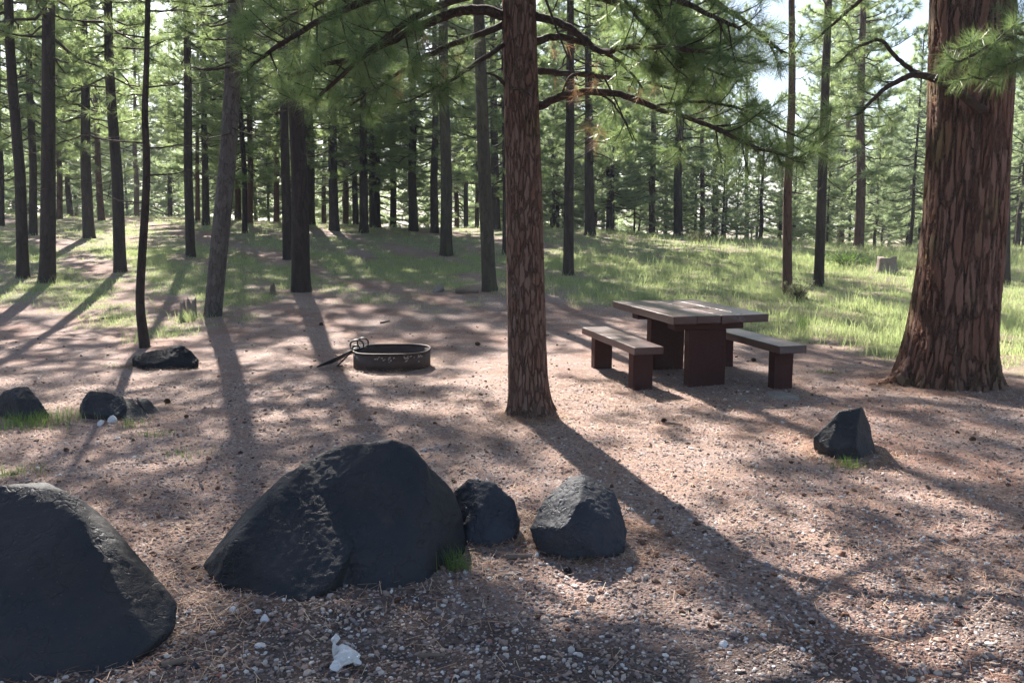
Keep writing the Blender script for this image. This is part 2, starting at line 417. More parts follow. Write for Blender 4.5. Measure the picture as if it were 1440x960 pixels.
def ringlitter(bases, rs):
    out_ = []
    for (bx_, by_, rx_, ry_, n) in bases:
        a_ = rs.uniform(0, 2*math.pi, n); k_ = 1+np.abs(rs.normal(0, .22, n)); x = bx_+rx_*k_*np.cos(a_); d = by_+ry_*k_*np.sin(a_)
        al = rs.uniform(0, math.pi, n); L = rs.uniform(.02, .06, n); w = .0024
        dx, dy = np.cos(al)*L, np.sin(al)*L; wx, wy = -np.sin(al)*w*.5, np.cos(al)*w*.5
        z0 = gz(x, d)+rs.uniform(.003, .03, n)*np.exp(-(k_-1)*6); t = rs.uniform(-.012, .02, (n, 2))
        def pt(s, q, tt): return np.stack([x+s*dx+q*wx, d+s*dy+q*wy, z0+tt], -1)
        V = np.stack([pt(-1, -1, t[:, 0]), pt(-1, 1, t[:, 0]), pt(1, 1, t[:, 1]), pt(1, -1, t[:, 1])], 1).reshape(-1, 3)
        out_.append((V, np.arange(n*4).reshape(-1, 4)))
    return out_
BASES = [(.16, 6.9, .22, .22, 1300), (4.45, 8.4, .62, .6, 2600), (2.35, 5.65, .24, .24, 700), (.42, 4.05, .3, .25, 700), (-.1, 4.2, .25, .2, 400), (-.75, 3.85, .62, .4, 350), (-3.2, 6.9, .3, .25, 500), (-4.05, 6.9, .3, .25, 500), (-3.95, 9.35, .42, .25, 700), (-1.38, 9.38, .46, .46, 900), (2.0, 8.3, .9, .8, 1800)]
lv, lf = joinarr(ringlitter(BASES, RS)+[litter(60000, 2.1, 9, .0022, .03, .10, RS), litter(30000, 6, 15, .004, .05, .13, RS)])
lit = link('fallen_needles', mesh_np('fallen_needles', lv, lf, False), M['litter']); tag(lit, 'red-brown fallen pine needles strewn over the ground', kind='stuff')

def blades(x, y, h, w, rs, lean=.35):
    n = len(x); a = rs.uniform(0, 2*math.pi, n); l = rs.uniform(.1, 1, n)*lean
    dx, dy = np.cos(a)*h*l, np.sin(a)*h*l
    b = rs.uniform(0, math.pi, n); wx, wy = np.cos(b)*w*.5, np.sin(b)*w*.5
    z = terrain(x, y)-.01
    p0 = np.stack([x-wx, y-wy, z], -1); p1 = np.stack([x+wx, y+wy, z], -1)
    m0 = np.stack([x+dx*.35-wx*.7, y+dy*.35-wy*.7, z+h*.6], -1); m1 = np.stack([x+dx*.35+wx*.7, y+dy*.35+wy*.7, z+h*.6], -1)
    t0 = np.stack([x+dx-wx*.1, y+dy-wy*.1, z+h*.95], -1); t1 = np.stack([x+dx+wx*.1, y+dy+wy*.1, z+h*.95], -1)
    V = np.stack([p0, p1, m1, m0, t1, t0], 1).reshape(-1, 3)
    o = (np.arange(n)*6)[:, None]
    Fc = np.concatenate([o+np.array([[0, 1, 2, 3]]), o+np.array([[3, 2, 4, 5]])])
    return V, Fc
def grassfield(nc, per, dlo, dhi, rs, hs=(.06, .26), w=.007):
    d = dlo+(dhi-dlo)*rs.uniform(0, 1, nc)**1.15; r = rs.uniform(-.8, .8, nc); x = r*d
    right = smooth(-.05, .15, r)
    k = rs.uniform(0, 1, nc) < grassmask(x, d)*gpatch(x, d); x, d = x[k], d[k]; right = right[k]
    n = len(x); hh = hs[0]+(hs[1]-hs[0])*rs.uniform(0, 1, n)**2*(.55+.6*right)
    X = np.repeat(x, per)+rs.normal(0, .07, n*per); Y = np.repeat(d, per)+rs.normal(0, .07, n*per)
    hb = np.repeat(hh*rs.choice([.6, .9, 1.4], n, p=[.6, .34, .06]), per)*rs.uniform(.5, 1.15, n*per)
    return blades(X, Y, hb, w*np.maximum(1, Y/18), rs, .75)
gv, gf = joinarr([grassfield(42000, 11, 9.5, 24, RS), grassfield(20000, 8, 20, 44, RS, (.08, .3), .008)])
grass = link('grass', mesh_np('grass', gv, gf), M['grass']); tag(grass, 'pale green wild grass covering the rise', kind='stuff')

# ------------------------------------------------------------------ boulders
def hull_bm(bm, pts):
    vs = [bm.verts.new(p) for p in pts]
    r = bmesh.ops.convex_hull(bm, input=vs)
    dead = [g for g in r['geom_interior'] if isinstance(g, bmesh.types.BMVert)]
    bmesh.ops.delete(bm, geom=dead, context='VERTS')
def rock(name, hulls, mat, label, cat, voxel=.012, amp=.02, freq=3, group=None, smooth_it=3, fine=.004, seed=0):
    allp = [p for h in hulls for p in h]
    c = sum(allp, Vector())/len(allp)
    c.z = hz(c.x, c.y)
    bm = bmesh.new()
    for h in hulls: hull_bm(bm, [p-c for p in h])
    bmesh.ops.recalc_face_normals(bm, faces=bm.faces)
    me = bpy.data.meshes.new('tmp'); bm.to_mesh(me); bm.free()
    o = bpy.data.objects.new('tmp', me); COL.objects.link(o)
    md = o.modifiers.new('r', 'REMESH'); md.mode = 'VOXEL'; md.voxel_size = voxel; md.use_smooth_shade = True
    sm = o.modifiers.new('s', 'SMOOTH'); sm.factor = .5; sm.iterations = smooth_it
    dg = bpy.context.evaluated_depsgraph_get()
    me2 = bpy.data.meshes.new_from_object(o.evaluated_get(dg))
    bpy.data.objects.remove(o)
    n = len(me2.vertices); co = np.empty(n*3); me2.vertices.foreach_get('co', co); co = co.reshape(-1, 3)
    nr = np.empty(n*3); me2.vertices.foreach_get('normal', nr); nr = nr.reshape(-1, 3)
    off = Vector((seed*3.1, seed*1.7, seed))
    dsp = np.array([amp*noise.noise(Vector(p)*freq+off)+amp*.5*abs(noise.noise(Vector(p)*freq*2.3+off))+fine*noise.noise(Vector(p)*freq*9+off)+fine*.5*noise.noise(Vector(p)*freq*22) for p in co])
    co += nr*dsp[:, None]
    me2.vertices.foreach_set('co', co.ravel()); me2.update()
    for p in me2.polygons: p.use_smooth = True
    me2.name = name
    ob = link(name, me2, mat, None, c); me2.materials.clear(); me2.materials.append(mat)
    return tag(ob, label, cat, group)
def PP(l): return [P(*q) for q in l]
def bot(pts, z=-.12, sh=.0):
    """foot of the rock, sunk into the ground under the given points"""
    return [Vector((p.x, p.y+sh, hz(p.x, p.y)+z)) for p in pts]

# main boulder: slab in front on the left, rounded body behind and right, a shoulder at the right end
b1 = PP([(284,795,3.72),(300,822,3.55),(345,718,3.82),(400,668,3.92),(432,652,3.95),(445,690,3.84),(480,725,3.74),(498,765,3.60),(470,815,3.43),(425,850,3.34),(345,845,3.42),(330,760,3.6)])
b1 += bot(PP([(320,832,3.62),(425,862,3.36),(470,850,3.5),(360,700,4.1)]))+PP([(330,740,4.2),(400,680,4.3)])
b2 = PP([(297,790,3.9),(345,722,3.98),(395,674,4.02),(428,652,4.04),(432,650,3.98),(470,630,4.02),(505,626,4.02),(548,617,4.0),(580,628,4.02),(600,650,3.95),(570,690,3.88),(500,680,3.88),(470,730,3.79),(612,700,3.92),(622,765,3.78),(598,815,3.58),(545,842,3.44),(500,850,3.5),(440,700,3.8)])
b2 += bot(PP([(480,862,3.42),(545,857,3.44),(605,835,3.6),(640,800,3.9),(420,700,4.4)]))+PP([(600,665,4.7),(500,640,4.7),(560,628,4.5),(420,700,4.5)])
b3 = PP([(598,652,3.98),(635,688,4.02),(652,725,4.0),(656,760,3.95),(645,790,3.86),(618,820,3.72),(612,765,3.72),(600,700,3.82)])
b3 += bot(PP([(650,790,3.92),(610,828,3.75)]))+PP([(640,700,4.5),(600,680,4.6)])+bot(PP([(640,760,4.6)]))
rock('boulder', [b1, b2, b3], M['basalt'], 'largest dark basalt boulder, faceted and pointed at its left end', 'boulder', .010, .009, 3.8, seed=1, smooth_it=8, fine=.004)
a1 = PP([(-160,705,3.3),(0,681,3.27),(60,686,3.27),(85,689,3.26),(112,703,3.27),(138,720,3.33),(165,748,3.31),(197,800,3.25),(232,828,3.19),(250,848,3.13),(248,880,3.05),(106,722,3.16),(75,792,3.02),(20,850,2.91),(0,872,2.88),(-120,930,2.85),(-220,900,2.95),(215,905,2.92),(190,925,2.86)])
a1 += bot([Vector((-1.40,2.98,0)),Vector((-1.5,2.78,0)),Vector((-1.68,2.62,0)),Vector((-2.1,2.5,0)),Vector((-2.7,2.6,0)),Vector((-1.7,3.5,0)),Vector((-2.6,3.8,0)),Vector((-2.9,3.2,0))])+[Vector((-2.1,3.6,.45)),Vector((-2.7,3.5,.35))]
a2 = []
rock('boulder', [a1+a2], M['basalt'], 'dark basalt boulder cut off by the lower left corner', 'boulder', .011, .007, 3.2, seed=4, smooth_it=1, fine=.003)
c1 = PP([(638,690,4.25),(660,674,4.22),(695,679,4.2),(722,702,4.16),(733,732,4.12),(722,755,4.02),(692,766,3.97),(655,762,4.0),(675,715,4.05)])+bot(PP([(655,768,4.02),(690,770,4.0),(725,757,4.1),(640,700,4.6)]))+PP([(680,690,4.6),(715,715,4.5)])
rock('boulder', [c1], M['basalt_grey'], 'rounded grey-blue boulder tucked between the largest boulder and the right one', 'boulder', .008, .012, 5, seed=7, smooth_it=2)
d1 = PP([(743,742,3.95),(765,702,4.05),(800,673,4.1),(822,668,4.12),(862,690,4.08),(872,714,4.0),(884,745,3.95),(878,768,3.88),(850,782,3.82),(800,786,3.8),(760,765,3.87),(815,705,3.85),(795,740,3.78),(855,730,3.85)])+bot(PP([(765,770,3.92),(800,792,3.85),(850,786,3.87),(875,765,4.0),(780,720,4.4),(860,720,4.4)]),-.08)+PP([(800,690,4.45),(850,700,4.4)])
rock('boulder', [d1], M['basalt_grey'], 'smaller angular grey boulder standing apart at the right of the boulder row', 'boulder', .008, .012, 5.5, seed=9, smooth_it=2)
e1 = PP([(1144,614,5.68),(1180,579,5.68),(1211,572,5.70),(1224,600,5.74),(1231,632,5.7),(1203,628,5.5),(1206,600,5.58),(1165,632,5.55)])+bot(PP([(1150,620,5.75),(1190,646,5.55),(1224,644,5.6),(1230,630,5.95),(1165,610,6.1)]))+PP([(1215,585,6.05)])
rock('rock', [e1], M['basalt'], 'pointed black rock alone in front of the table and big pine', 'rock', .007, .008, 8, seed=12, smooth_it=1, fine=.002)
f1 = PP([(-12,575,6.8),(5,550,6.78),(22,545,6.76),(38,544,6.8),(55,562,6.75),(70,583,6.72),(58,594,6.66),(30,592,6.6),(24,560,6.65)])+bot(PP([(-12,585,6.9),(30,598,6.62),(62,596,6.7),(50,570,7.3),(0,570,7.3)]))
rock('rock', [f1], M['basalt'], 'blue-black rock at the left edge with weeds at its foot', 'rock', .008, .01, 6, seed=14, smooth_it=2)
g1 = PP([(112,572,6.95),(116,560,6.84),(127,549,6.86),(150,553,6.86),(173,556,6.84),(178,572,6.75),(165,584,6.65),(115,582,6.72)])+bot(PP([(116,590,6.75),(165,592,6.7),(175,570,7.2),(120,570,7.3)]))
g2 = PP([(168,560,6.95),(185,560,6.95),(198,572,6.85),(214,590,6.7),(205,597,6.62),(172,594,6.6)])+bot(PP([(170,598,6.6),(214,596,6.68),(200,575,7.2)]))
g3 = PP([(192,558,7.1),(208,560,7.1),(225,580,6.95),(234,592,6.85),(210,588,6.8)])+bot(PP([(234,595,6.9),(200,590,6.9),(205,575,7.3)]))
rock('rock', [g1, g2, g3], M['basalt'], 'broken black rock with jagged layered right side, second from the left edge', 'rock', .007, .01, 9, seed=16, smooth_it=1)
h1 = PP([(185,505,9.3),(190,499,9.4),(205,499,9.35),(228,492,9.35),(250,485,9.4),(258,486,9.35),(270,494,9.3),(279,505,9.25),(272,513,9.15),(235,506,9.15),(215,512,9.12),(200,512,9.15)])+bot(PP([(186,512,9.3),(235,518,9.1),(274,514,9.2),(260,505,9.8),(200,505,9.8)]))
rock('rock', [h1], M['basalt_black'], 'low glossy black rock lying at the foot of the thin crooked tree', 'rock', .008, .014, 9, seed=19, smooth_it=1)
rock('rock', [[Vector(q)+Vector((0,0,hz(2,7.6))) for q in ((2.0,7.52,.015),(2.2,7.51,.02),(2.22,7.6,.025),(2.04,7.62,.02),(1.96,7.48,-.06),(2.27,7.46,-.06),(2.26,7.65,-.06),(2.0,7.66,-.06))]], M['stone_pale'], 'small flat grey stone just left of the right bench leg', 'rock', .008, .008, 9, seed=20, smooth_it=2)
rock('rock', [[Vector(q)+Vector((0,0,hz(2.4,7.6))) for q in ((2.44,7.54,.03),(2.62,7.50,.03),(2.68,7.6,.04),(2.55,7.75,.055),(2.42,7.7,.05),(2.38,7.5,-.06),(2.7,7.46,-.06),(2.75,7.62,-.06),(2.38,7.8,-.06))]], M['stone_pale'], 'larger flat grey stone slab at the foot of the right bench leg', 'rock', .008, .008, 9, seed=21, smooth_it=2)
def smallrock(px, py, w, h, mat, label, cat='stone', name='stone', seed=1, group=None):
    g = ground_hit(px, py); s = w/F*g.y*.5; t = h/F*g.y
    rs = random.Random(seed)
    pts = []
    for k in range(16):
        a = rs.uniform(0, 6.28); e = rs.uniform(-.5, 1)
        q = math.sqrt(max(0, 1-max(e, 0)**2))
        pts.append(g+Vector((s*q*math.cos(a)*rs.uniform(.8, 1), s*.8*q*math.sin(a), t*max(e, -.3))))
    return rock(name, [pts], mat, label, cat, max(s/9, .0025), s*.12, .4/s, seed=seed, smooth_it=2, fine=s*.03, group=group)
smallrock(617, 411, 22, 11, M['stone_pale'], 'pale stone lying on bare ground at the grass edge behind the fire ring', seed=2)
smallrock(328, 861, 14, 11, M['quartz'], 'round white pebble below the left tip of the largest boulder', seed=3)
smallrock(372, 874, 17, 12, M['quartz'], 'pinkish white pebble against the base of the largest boulder', seed=5)
smallrock(143, 597, 14, 8, M['quartz'], 'left one of two white stones in front of the broken black rock', seed=6)
smallrock(158, 594, 16, 11, M['quartz'], 'right, bigger one of two white stones in front of the broken black rock', seed=8)
smallrock(755, 782, 9, 7, M['quartz'], 'tiny white pebble left of the smaller angular boulder', seed=10)
smallrock(1018, 915, 18, 10, M['quartz'], 'flat whitish stone in the gravel at the lower right', seed=11)
smallrock(852, 932, 13, 9, M['stone_pale'], 'pale stone in the shaded gravel at the bottom centre', seed=13)
smallrock(273, 947, 20, 12, M['basalt_grey'], 'grey pinkish stone in the gravel right of the lower left boulder', seed=15)
smallrock(366, 914, 22, 5, M['quartz'], 'thin white chip of stone on dark ground below the largest boulder', seed=17)
smallrock(798, 805, 17, 12, M['basalt_black'], 'small black stone in front of the smaller angular boulder', seed=18)
# white bone-like chunk
g = ground_hit(483, 945)
def lump(c, rx, ry, rz, seed):
    r_ = random.Random(seed); out_ = []
    for k in range(16):
        q = Vector((r_.gauss(0, 1), r_.gauss(0, 1), r_.gauss(0, 1))).normalized()
        out_.append(g+Vector((c[0]+q.x*rx, c[1]+q.y*ry, c[2]+q.z*rz)))
    return out_
wb = [lump((-.040, .055, .085), .022, .02, .020, 1), lump((-.034, .04, .055), .016, .016, .04, 2), lump((.010, .02, .040), .050, .045, .034, 3),
      lump((-.022, -.015, .022), .026, .03, .024, 4), lump((.052, .0, .022), .018, .014, .014, 5), lump((-.004, .03, .055), .028, .03, .025, 6)]
rock('white_stone', wb, M['quartz'], 'white knobbly bone-like chunk lying on the dark gravel in front', 'stone', .003, .003, 22, seed=23, smooth_it=1, fine=.002)

# ------------------------------------------------------------------ picnic table and benches
u = Vector((math.cos(math.radians(13)), math.sin(math.radians(13)), 0)); v = Vector((-u.y, u.x, 0))
def timber(name, parent, x0, x1, y0, y1, z0, z1, mat, bev=.008, seed=0, jag=0):
    bm = bmesh.new(); rs = random.Random(seed)
    bmesh.ops.create_cube(bm, size=1)
    for w in bm.verts:
        w.co = Vector((x0+(w.co.x+.5)*(x1-x0), y0+(w.co.y+.5)*(y1-y0), z0+(w.co.z+.5)*(z1-z0)))
        w.co += Vector((rs.uniform(-1, 1), rs.uniform(-1, 1)*2, rs.uniform(-1, 1)))*jag
    bmesh.ops.bevel(bm, geom=list(bm.edges), offset=bev, segments=3, affect='EDGES', profile=.6)
    me = bpy.data.meshes.new(name); bm.to_mesh(me); bm.free()
    return link(name, me, mat, parent)
ang = math.radians(13)
o3 = Vector((1.56, 7.93, 0))      # near left corner of the table top
tb = empty('picnic_table', (o3.x, o3.y, hz(2.0, 8.6)), 'heavy brown painted timber picnic table top on two slab legs', 'picnic table'); tb.rotation_euler.z = ang
TZ = .745; W = 1.0; Lh = 1.72
edges = [0, .25, .505, .76, 1.03]; offs = [0, .012, -.006, .02]
for k in range(4):
    timber('plank', tb, edges[k]+.003, edges[k+1]-.003, 0+offs[k], Lh+offs[k]*.5, TZ-.078, TZ, M['wood'], seed=k, jag=.0025)
for yy in (.30, 1.28): timber('cross_beam', tb, .12, .88, yy-.055, yy+.115, TZ-.165, TZ-.08, M['wood_leg'], seed=9)
for yy in (.24, 1.24): timber('leg', tb, .29, .69, yy, yy+.13, -.15, TZ-.17 if False else TZ-.167, M['wood_leg'], seed=int(yy*10), jag=.003)
def bench(x0, y0, L, w, label, s):
    p = o3+u*x0+v*y0
    b = empty('bench', (p.x, p.y, hz(2.0, 8.6)), label, 'bench', 'benches of the picnic table'); b.rotation_euler.z = ang
    timber('seat', b, 0, w, 0, L, .375, .45, M['wood'], seed=s, jag=.003)
    for yy in (.16, L-.32): timber('leg', b, .05, w-.04, yy, yy+.12, -.15, .373, M['wood_leg'], seed=s+int(yy*10), jag=.003)
bench(-.37, .06, 1.66, .30, 'brown painted timber bench on the left side of the picnic table', 31)
bench(1.03, -.20, 1.72, .30, 'brown painted timber bench on the right side of the picnic table', 37)

rs = np.random.RandomState(61); n = 150; X_ = rs.uniform(.03, .97, n); Y_ = rs.uniform(.05, 1.65, n); A_ = rs.uniform(0, math.pi, n); L_ = rs.uniform(.02, .055, n)
dx, dy = np.cos(A_)*L_, np.sin(A_)*L_; wx, wy = -np.sin(A_)*.0012, np.cos(A_)*.0012
V = np.stack([np.stack([X_+s*dx+q*wx, Y_+s*dy+q*wy, np.full(n, TZ+.006)], -1) for s, q in ((-1, -1), (-1, 1), (1, 1), (1, -1))], 1).reshape(-1, 3)
o = link('loose_needles', mesh_np('loose_needles', V, np.arange(n*4).reshape(-1, 4), False), M['litter'], None, tb.location); o.rotation_euler.z = ang
tag(o, 'few dry pine needles lying on the picnic table top', kind='stuff')
# ------------------------------------------------------------------ fire ring
fc = Vector((-1.38, 9.38, 0)); fz = hz(fc.x, fc.y)
fr = empty('fire_ring', (fc.x, fc.y, fz), 'low rusty steel campfire ring with flaking paint and folded back grate', 'fire ring')
R0 = .435; RH = .19
rs_ = random.Random(3)
def ring_mesh(ro, ri, z0, z1, seg=96):
    V = []; 
    prof = [(ri, z0), (ro, z0), (ro, z1), (ri, z1)]
    for k in range(seg):
        a = 2*math.pi*k/seg; w = 1+.012*math.sin(2*a+.6)+.006*math.sin(5*a)
        for (r, z) in prof: V.append((r*w*math.cos(a), r*w*math.sin(a), z+(.006*math.sin(3*a) if z > .05 else 0)))
    Fq = []
    for k in range(seg):
        n = (k+1) % seg
        for q in range(4): Fq.append((k*4+q, n*4+q, n*4+(q+1) % 4, k*4+(q+1) % 4))
    return mesh_np('ring', V, Fq)
link('ring_wall', ring_mesh(R0, R0-.008, -.06, RH), M['iron'], fr)
t = Tubes(); aa = np.linspace(0, 2*math.pi, 97); 
wob = 1+.012*np.sin(2*aa+.6)+.006*np.sin(5*aa)
t.add(np.stack([(R0-.002)*wob*np.cos(aa), (R0-.002)*wob*np.sin(aa), RH+.006*np.sin(3*aa)], -1), np.full(97, .011), 8, False)
link('rim', t.mesh('rim'), M['iron'], fr)
# paint flakes on the outside
FV = []; FQ = []
for k in range(30):
    a = rs_.uniform(math.pi*1.38, math.pi*1.86); z = rs_.gauss(.152, .01) if rs_.random() < .85 else rs_.uniform(.09, .13)
    z = min(z, .165); w = rs_.uniform(.005, .017); h = rs_.uniform(.004, .012); sk = rs_.uniform(-.012, .012)
    ww = (1+.012*math.sin(2*a+.6)+.006*math.sin(5*a))*R0
    b0 = len(FV)
    for rr in (ww-.001, ww+.0025):
        for (da, dz) in ((-w, -h), (w*.6, -h*.7), (w, h), (-w*.5, h*.8)):
            a2 = a+(da+(sk if dz > 0 else 0))/R0
            FV.append((rr*math.cos(a2), rr*math.sin(a2), z+dz))
    FQ += [(b0+4, b0+5, b0+6, b0+7), (b0, b0+1, b0+5, b0+4), (b0+1, b0+2, b0+6, b0+5), (b0+2, b0+3, b0+7, b0+6), (b0+3, b0, b0+4, b0+7)]
link('paint_flakes', mesh_np('flakes', FV, FQ, False), M['paint_flake'], fr)
bm = bmesh.new(); bmesh.ops.create_grid(bm, x_segments=40, y_segments=40, size=R0-.01)
for w in list(bm.verts):
    if w.co.length > R0-.012: w.co = w.co.normalized()*(R0-.012)
    w.co.z = .02+.02*noise.noise(w.co*9)
me = bpy.data.meshes.new('ash_bed'); bm.to_mesh(me); bm.free(); link('ash_bed', me, M['ash'], fr)
# grate swung over the left rim, lying against the ground outside
gt = Tubes()
hinge = Vector((-R0*.93, -.06, RH+.01)); low = Vector((-R0-.37, -.14, .02))
gd = low-hinge; side = Vector((.10, .26, 0))
outl = [hinge-side*.15, low-side*.15, low+side*.85, hinge+side*.85, hinge-side*.15]
gt.add(outl, [.010]*5, 6)
for k in range(7):
    f = (k+.5)/7
    gt.add([hinge-side*.15+side*f, low-side*.15+side*f], [.006]*2, 5)
gt.add([hinge-side*.15+gd*.5, hinge+side*.85+gd*.5], [.006]*2, 5)
link('grate', gt.mesh('grate'), M['black_iron'], fr)
h1t = Tubes()
def loop(p, wdt, hgt, dr, r=.0095):
    pts = [p]; 
    for k in range(13):
        a = math.pi*k/12
        pts.append(p+dr*(wdt*.5*(1-math.cos(a)))+Vector((0, 0, hgt-wdt*.35+wdt*.35*math.sin(a))))
    pts.append(p+dr*wdt); h1t.add(pts, [r]*len(pts), 7)
loop(hinge+Vector((.02, .02, -.04)), .12, .165, Vector((1, .15, 0)).normalized())
link('handle', h1t.mesh('handle'), M['black_iron'], fr)
h1t = Tubes(); loop(hinge+Vector((-.055, -.02, -.01)), .15, .115, Vector((.85, .3, 0)).normalized(), .010)
h1t.add([hinge+Vector((-.04, -.02, 0)), hinge+Vector((-.02, .0, .04)), hinge+Vector((.03, 0, .045)), hinge+Vector((.05, 0, .01))], [.012]*4, 7)
link('handle', h1t.mesh('handle'), M['black_iron'], fr)
h1t = Tubes(); h1t.add([hinge+Vector((-.02, -.03, 0)), Vector((-R0-.17, -.14, .015)), Vector((-R0-.10, -.16, .03))], [.009]*3, 6)
link('hinge_rod', h1t.mesh('hinge_rod'), M['black_iron'], fr)

# ------------------------------------------------------------------ trees
def gen_crown(seed, Ht, hb, R, nb, n_needle, w, length, dens=1.0, bushy=False):
    rs = np.random.RandomState(seed); T = Tubes(); Nd = Needles()
    for i in range(nb):
        uu = (i+rs.uniform(0, 1))/nb
        z = hb+(Ht-hb)*uu**.95
        prof = (1-uu)**.65*(.55+.45*min(1, uu*4)) if not bushy else (1-uu)**.9
        L = R*prof*rs.uniform(.55, 1.12)+.25
        az = i*2.39996+rs.uniform(-.5, .5)
        el = math.radians(-12+50*uu+rs.uniform(-12, 12))
        dirh = np.array([math.cos(az), math.sin(az), 0])
        ts = np.linspace(0, 1, 7)
        wob = rs.normal(0, .05, (7, 3)); wob[0] = 0
        pts = np.array([0, 0, z])+dirh*L*ts[:, None]*math.cos(el)+np.array([0, 0, 1])*(L*math.sin(el)*ts+(-.10*L*np.sin(ts*math.pi)+.10*L*ts**2))[:, None]+wob*L*.5
        r0 = .012+.011*L
        T.add(pts, r0*(1-ts*.8), 4)
        bare = .28 if uu > .15 else .45
        k = max(3, int(L*5.5*dens))
        for j in range(k):
            tt = bare+(1-bare)*(j+rs.uniform(0, 1))/k
            p = np.array([np.interp(tt, ts, pts[:, c]) for c in range(3)])
            ax = pts[min(6, int(tt*6)+1)]-pts[int(tt*5.99)]; ax /= np.linalg.norm(ax)+1e-9
            sd = np.cross(ax, [0, 0, 1.0]); sd /= np.linalg.norm(sd)+1e-9
            sl = (.2+.75*(1-tt))*min(L, 2.2)*.42*rs.uniform(.5, 1.2)
            dr = ax*.8+sd*rs.choice([-1, 1])*rs.uniform(.5, 1.1)+np.array([0, 0, rs.uniform(-.1, .45)]); dr /= np.linalg.norm(dr)
            e = p+dr*sl+np.array([0, 0, sl*.12])
            T.add([p, (p+e)/2-np.array([0, 0, sl*.05]), e], [r0*.35, r0*.25, .003], 3, False)
            m_ = max(1, int(sl/.22))
            for q in range(m_+1):
                c = p+(e-p)*((q+.6)/(m_+.6)) if m_ else e
                c = c+rs.normal(0, .04, 3)
                Nd.add(c, dr+np.array([0, 0, .35])+rs.normal(0, .3, 3), rs.uniform(.8, 1.2))
        Nd.add(pts[-1], pts[-1]-pts[-2]+np.array([0, 0, .05]), 1.2)
    return T.mesh('branches'), Nd.mesh('crown', n_needle, w, length, .10, rs), len(Nd.C)

CR = []
NOM = [(15, 3.4, 2.4, 90), (15, 4.2, 2.1, 80), (15, 4.8, 2.3, 75), (15, 2.4, 2.3, 125), (15, 2.0, 2.1, 130), (15, 3.0, 2.5, 120)]
for k, (a_, b_, c_, d_) in enumerate(NOM):
    br, cr, nt_ = gen_crown(100+k, a_, b_, c_, d_, *((34, .0095, .20, .85) if k < 3 else (28, .014, .23, 1.0)))
    br.materials.append(M['branch']); cr.materials.append(M['needle']); CR.append((br, cr, a_))
    print('crown', k, nt_, len(cr.polygons))
FCR = []
for k, (a_, b_, c_, d_) in enumerate([(12, 1.2, 2.9, 110), (12, .5, 2.6, 110), (12, 2.0, 3.0, 100)]):
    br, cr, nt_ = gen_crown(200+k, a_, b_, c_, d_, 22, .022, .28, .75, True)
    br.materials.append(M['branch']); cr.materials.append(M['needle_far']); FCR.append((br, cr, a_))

# dead lower twigs, shared
def gen_twigs(seed, z0, z1, n, L):
    rs = np.random.RandomState(seed); T = Tubes()
    for i in range(n):
        z = rs.uniform(z0, z1); az = rs.uniform(0, 6.28); l = L*rs.uniform(.3, 1); el = rs.uniform(-.35, .3)
        ts = np.linspace(0, 1, 5); d = np.array([math.cos(az), math.sin(az), 0])
        pts = np.array([0, 0, z])+d*l*ts[:, None]+np.array([0, 0, 1])*(l*el*ts-.12*l*np.sin(ts*3.1))[:, None]+rs.normal(0, .02, (5, 3))*l
        T.add(pts, .011*(1-ts*.75), 4)
        for q in range(3):
            tt = rs.uniform(.3, .9); p = np.array([np.interp(tt, ts, pts[:, c]) for c in range(3)])
            e = p+d*l*.2+rs.normal(0, .14, 3)*l
            T.add([p, e], [.006, .002], 3, False)
    return T.mesh('dead_twigs')
TW = [gen_twigs(300+k, 1.8, 5.5, 16, 1.3) for k in range(3)]
for m_ in TW: m_.materials.append(M['branch'])

def trunk_mesh(name, cz, cx, cy, rr, zs, segs, flare=0, fh=.25, roots=None, seed=0, lump=.03):
    rs = np.random.RandomState(seed)
    a = np.arange(segs)*2*math.pi/segs
    x = np.interp(zs, cz, cx); y = np.interp(zs, cz, cy); r = np.interp(zs, cz, rr)
    ph = rs.uniform(0, 6.28, 6)
    R_ = r[:, None]*(1+lump*np.sin(2*a+ph[0]+zs[:, None]*.5)+lump*.7*np.sin(3*a+ph[1]-zs[:, None]*.8)+lump*.5*np.sin(5*a+ph[2]+zs[:, None]*1.7)*np.sin(zs[:, None]*3+ph[3]))
    e = np.exp(-np.maximum(zs, 0)/fh)[:, None]
    if flare: R_ = R_+r[0]*flare*e*(.7+.3*np.sin(5*a+ph[3]))
    if roots:
        for (ang_, wd, am, hh) in roots:
            dd = (a-ang_+math.pi) % (2*math.pi)-math.pi
            R_ = R_+am*np.exp(-(dd/wd)**2)[None, :]*np.exp(-np.maximum(zs, 0)/hh)[:, None]
    V = np.stack([x[:, None]+R_*np.cos(a), y[:, None]+R_*np.sin(a), np.repeat(zs[:, None], segs, 1)], -1).reshape(-1, 3)
    n = len(zs); i = np.arange(n-1)[:, None]*segs; j = np.arange(segs)[None, :]; j2 = (j+1) % segs
    return mesh_np(name, V, np.stack([i+j, i+j2, i+segs+j2, i+segs+j], -1).reshape(-1, 4))

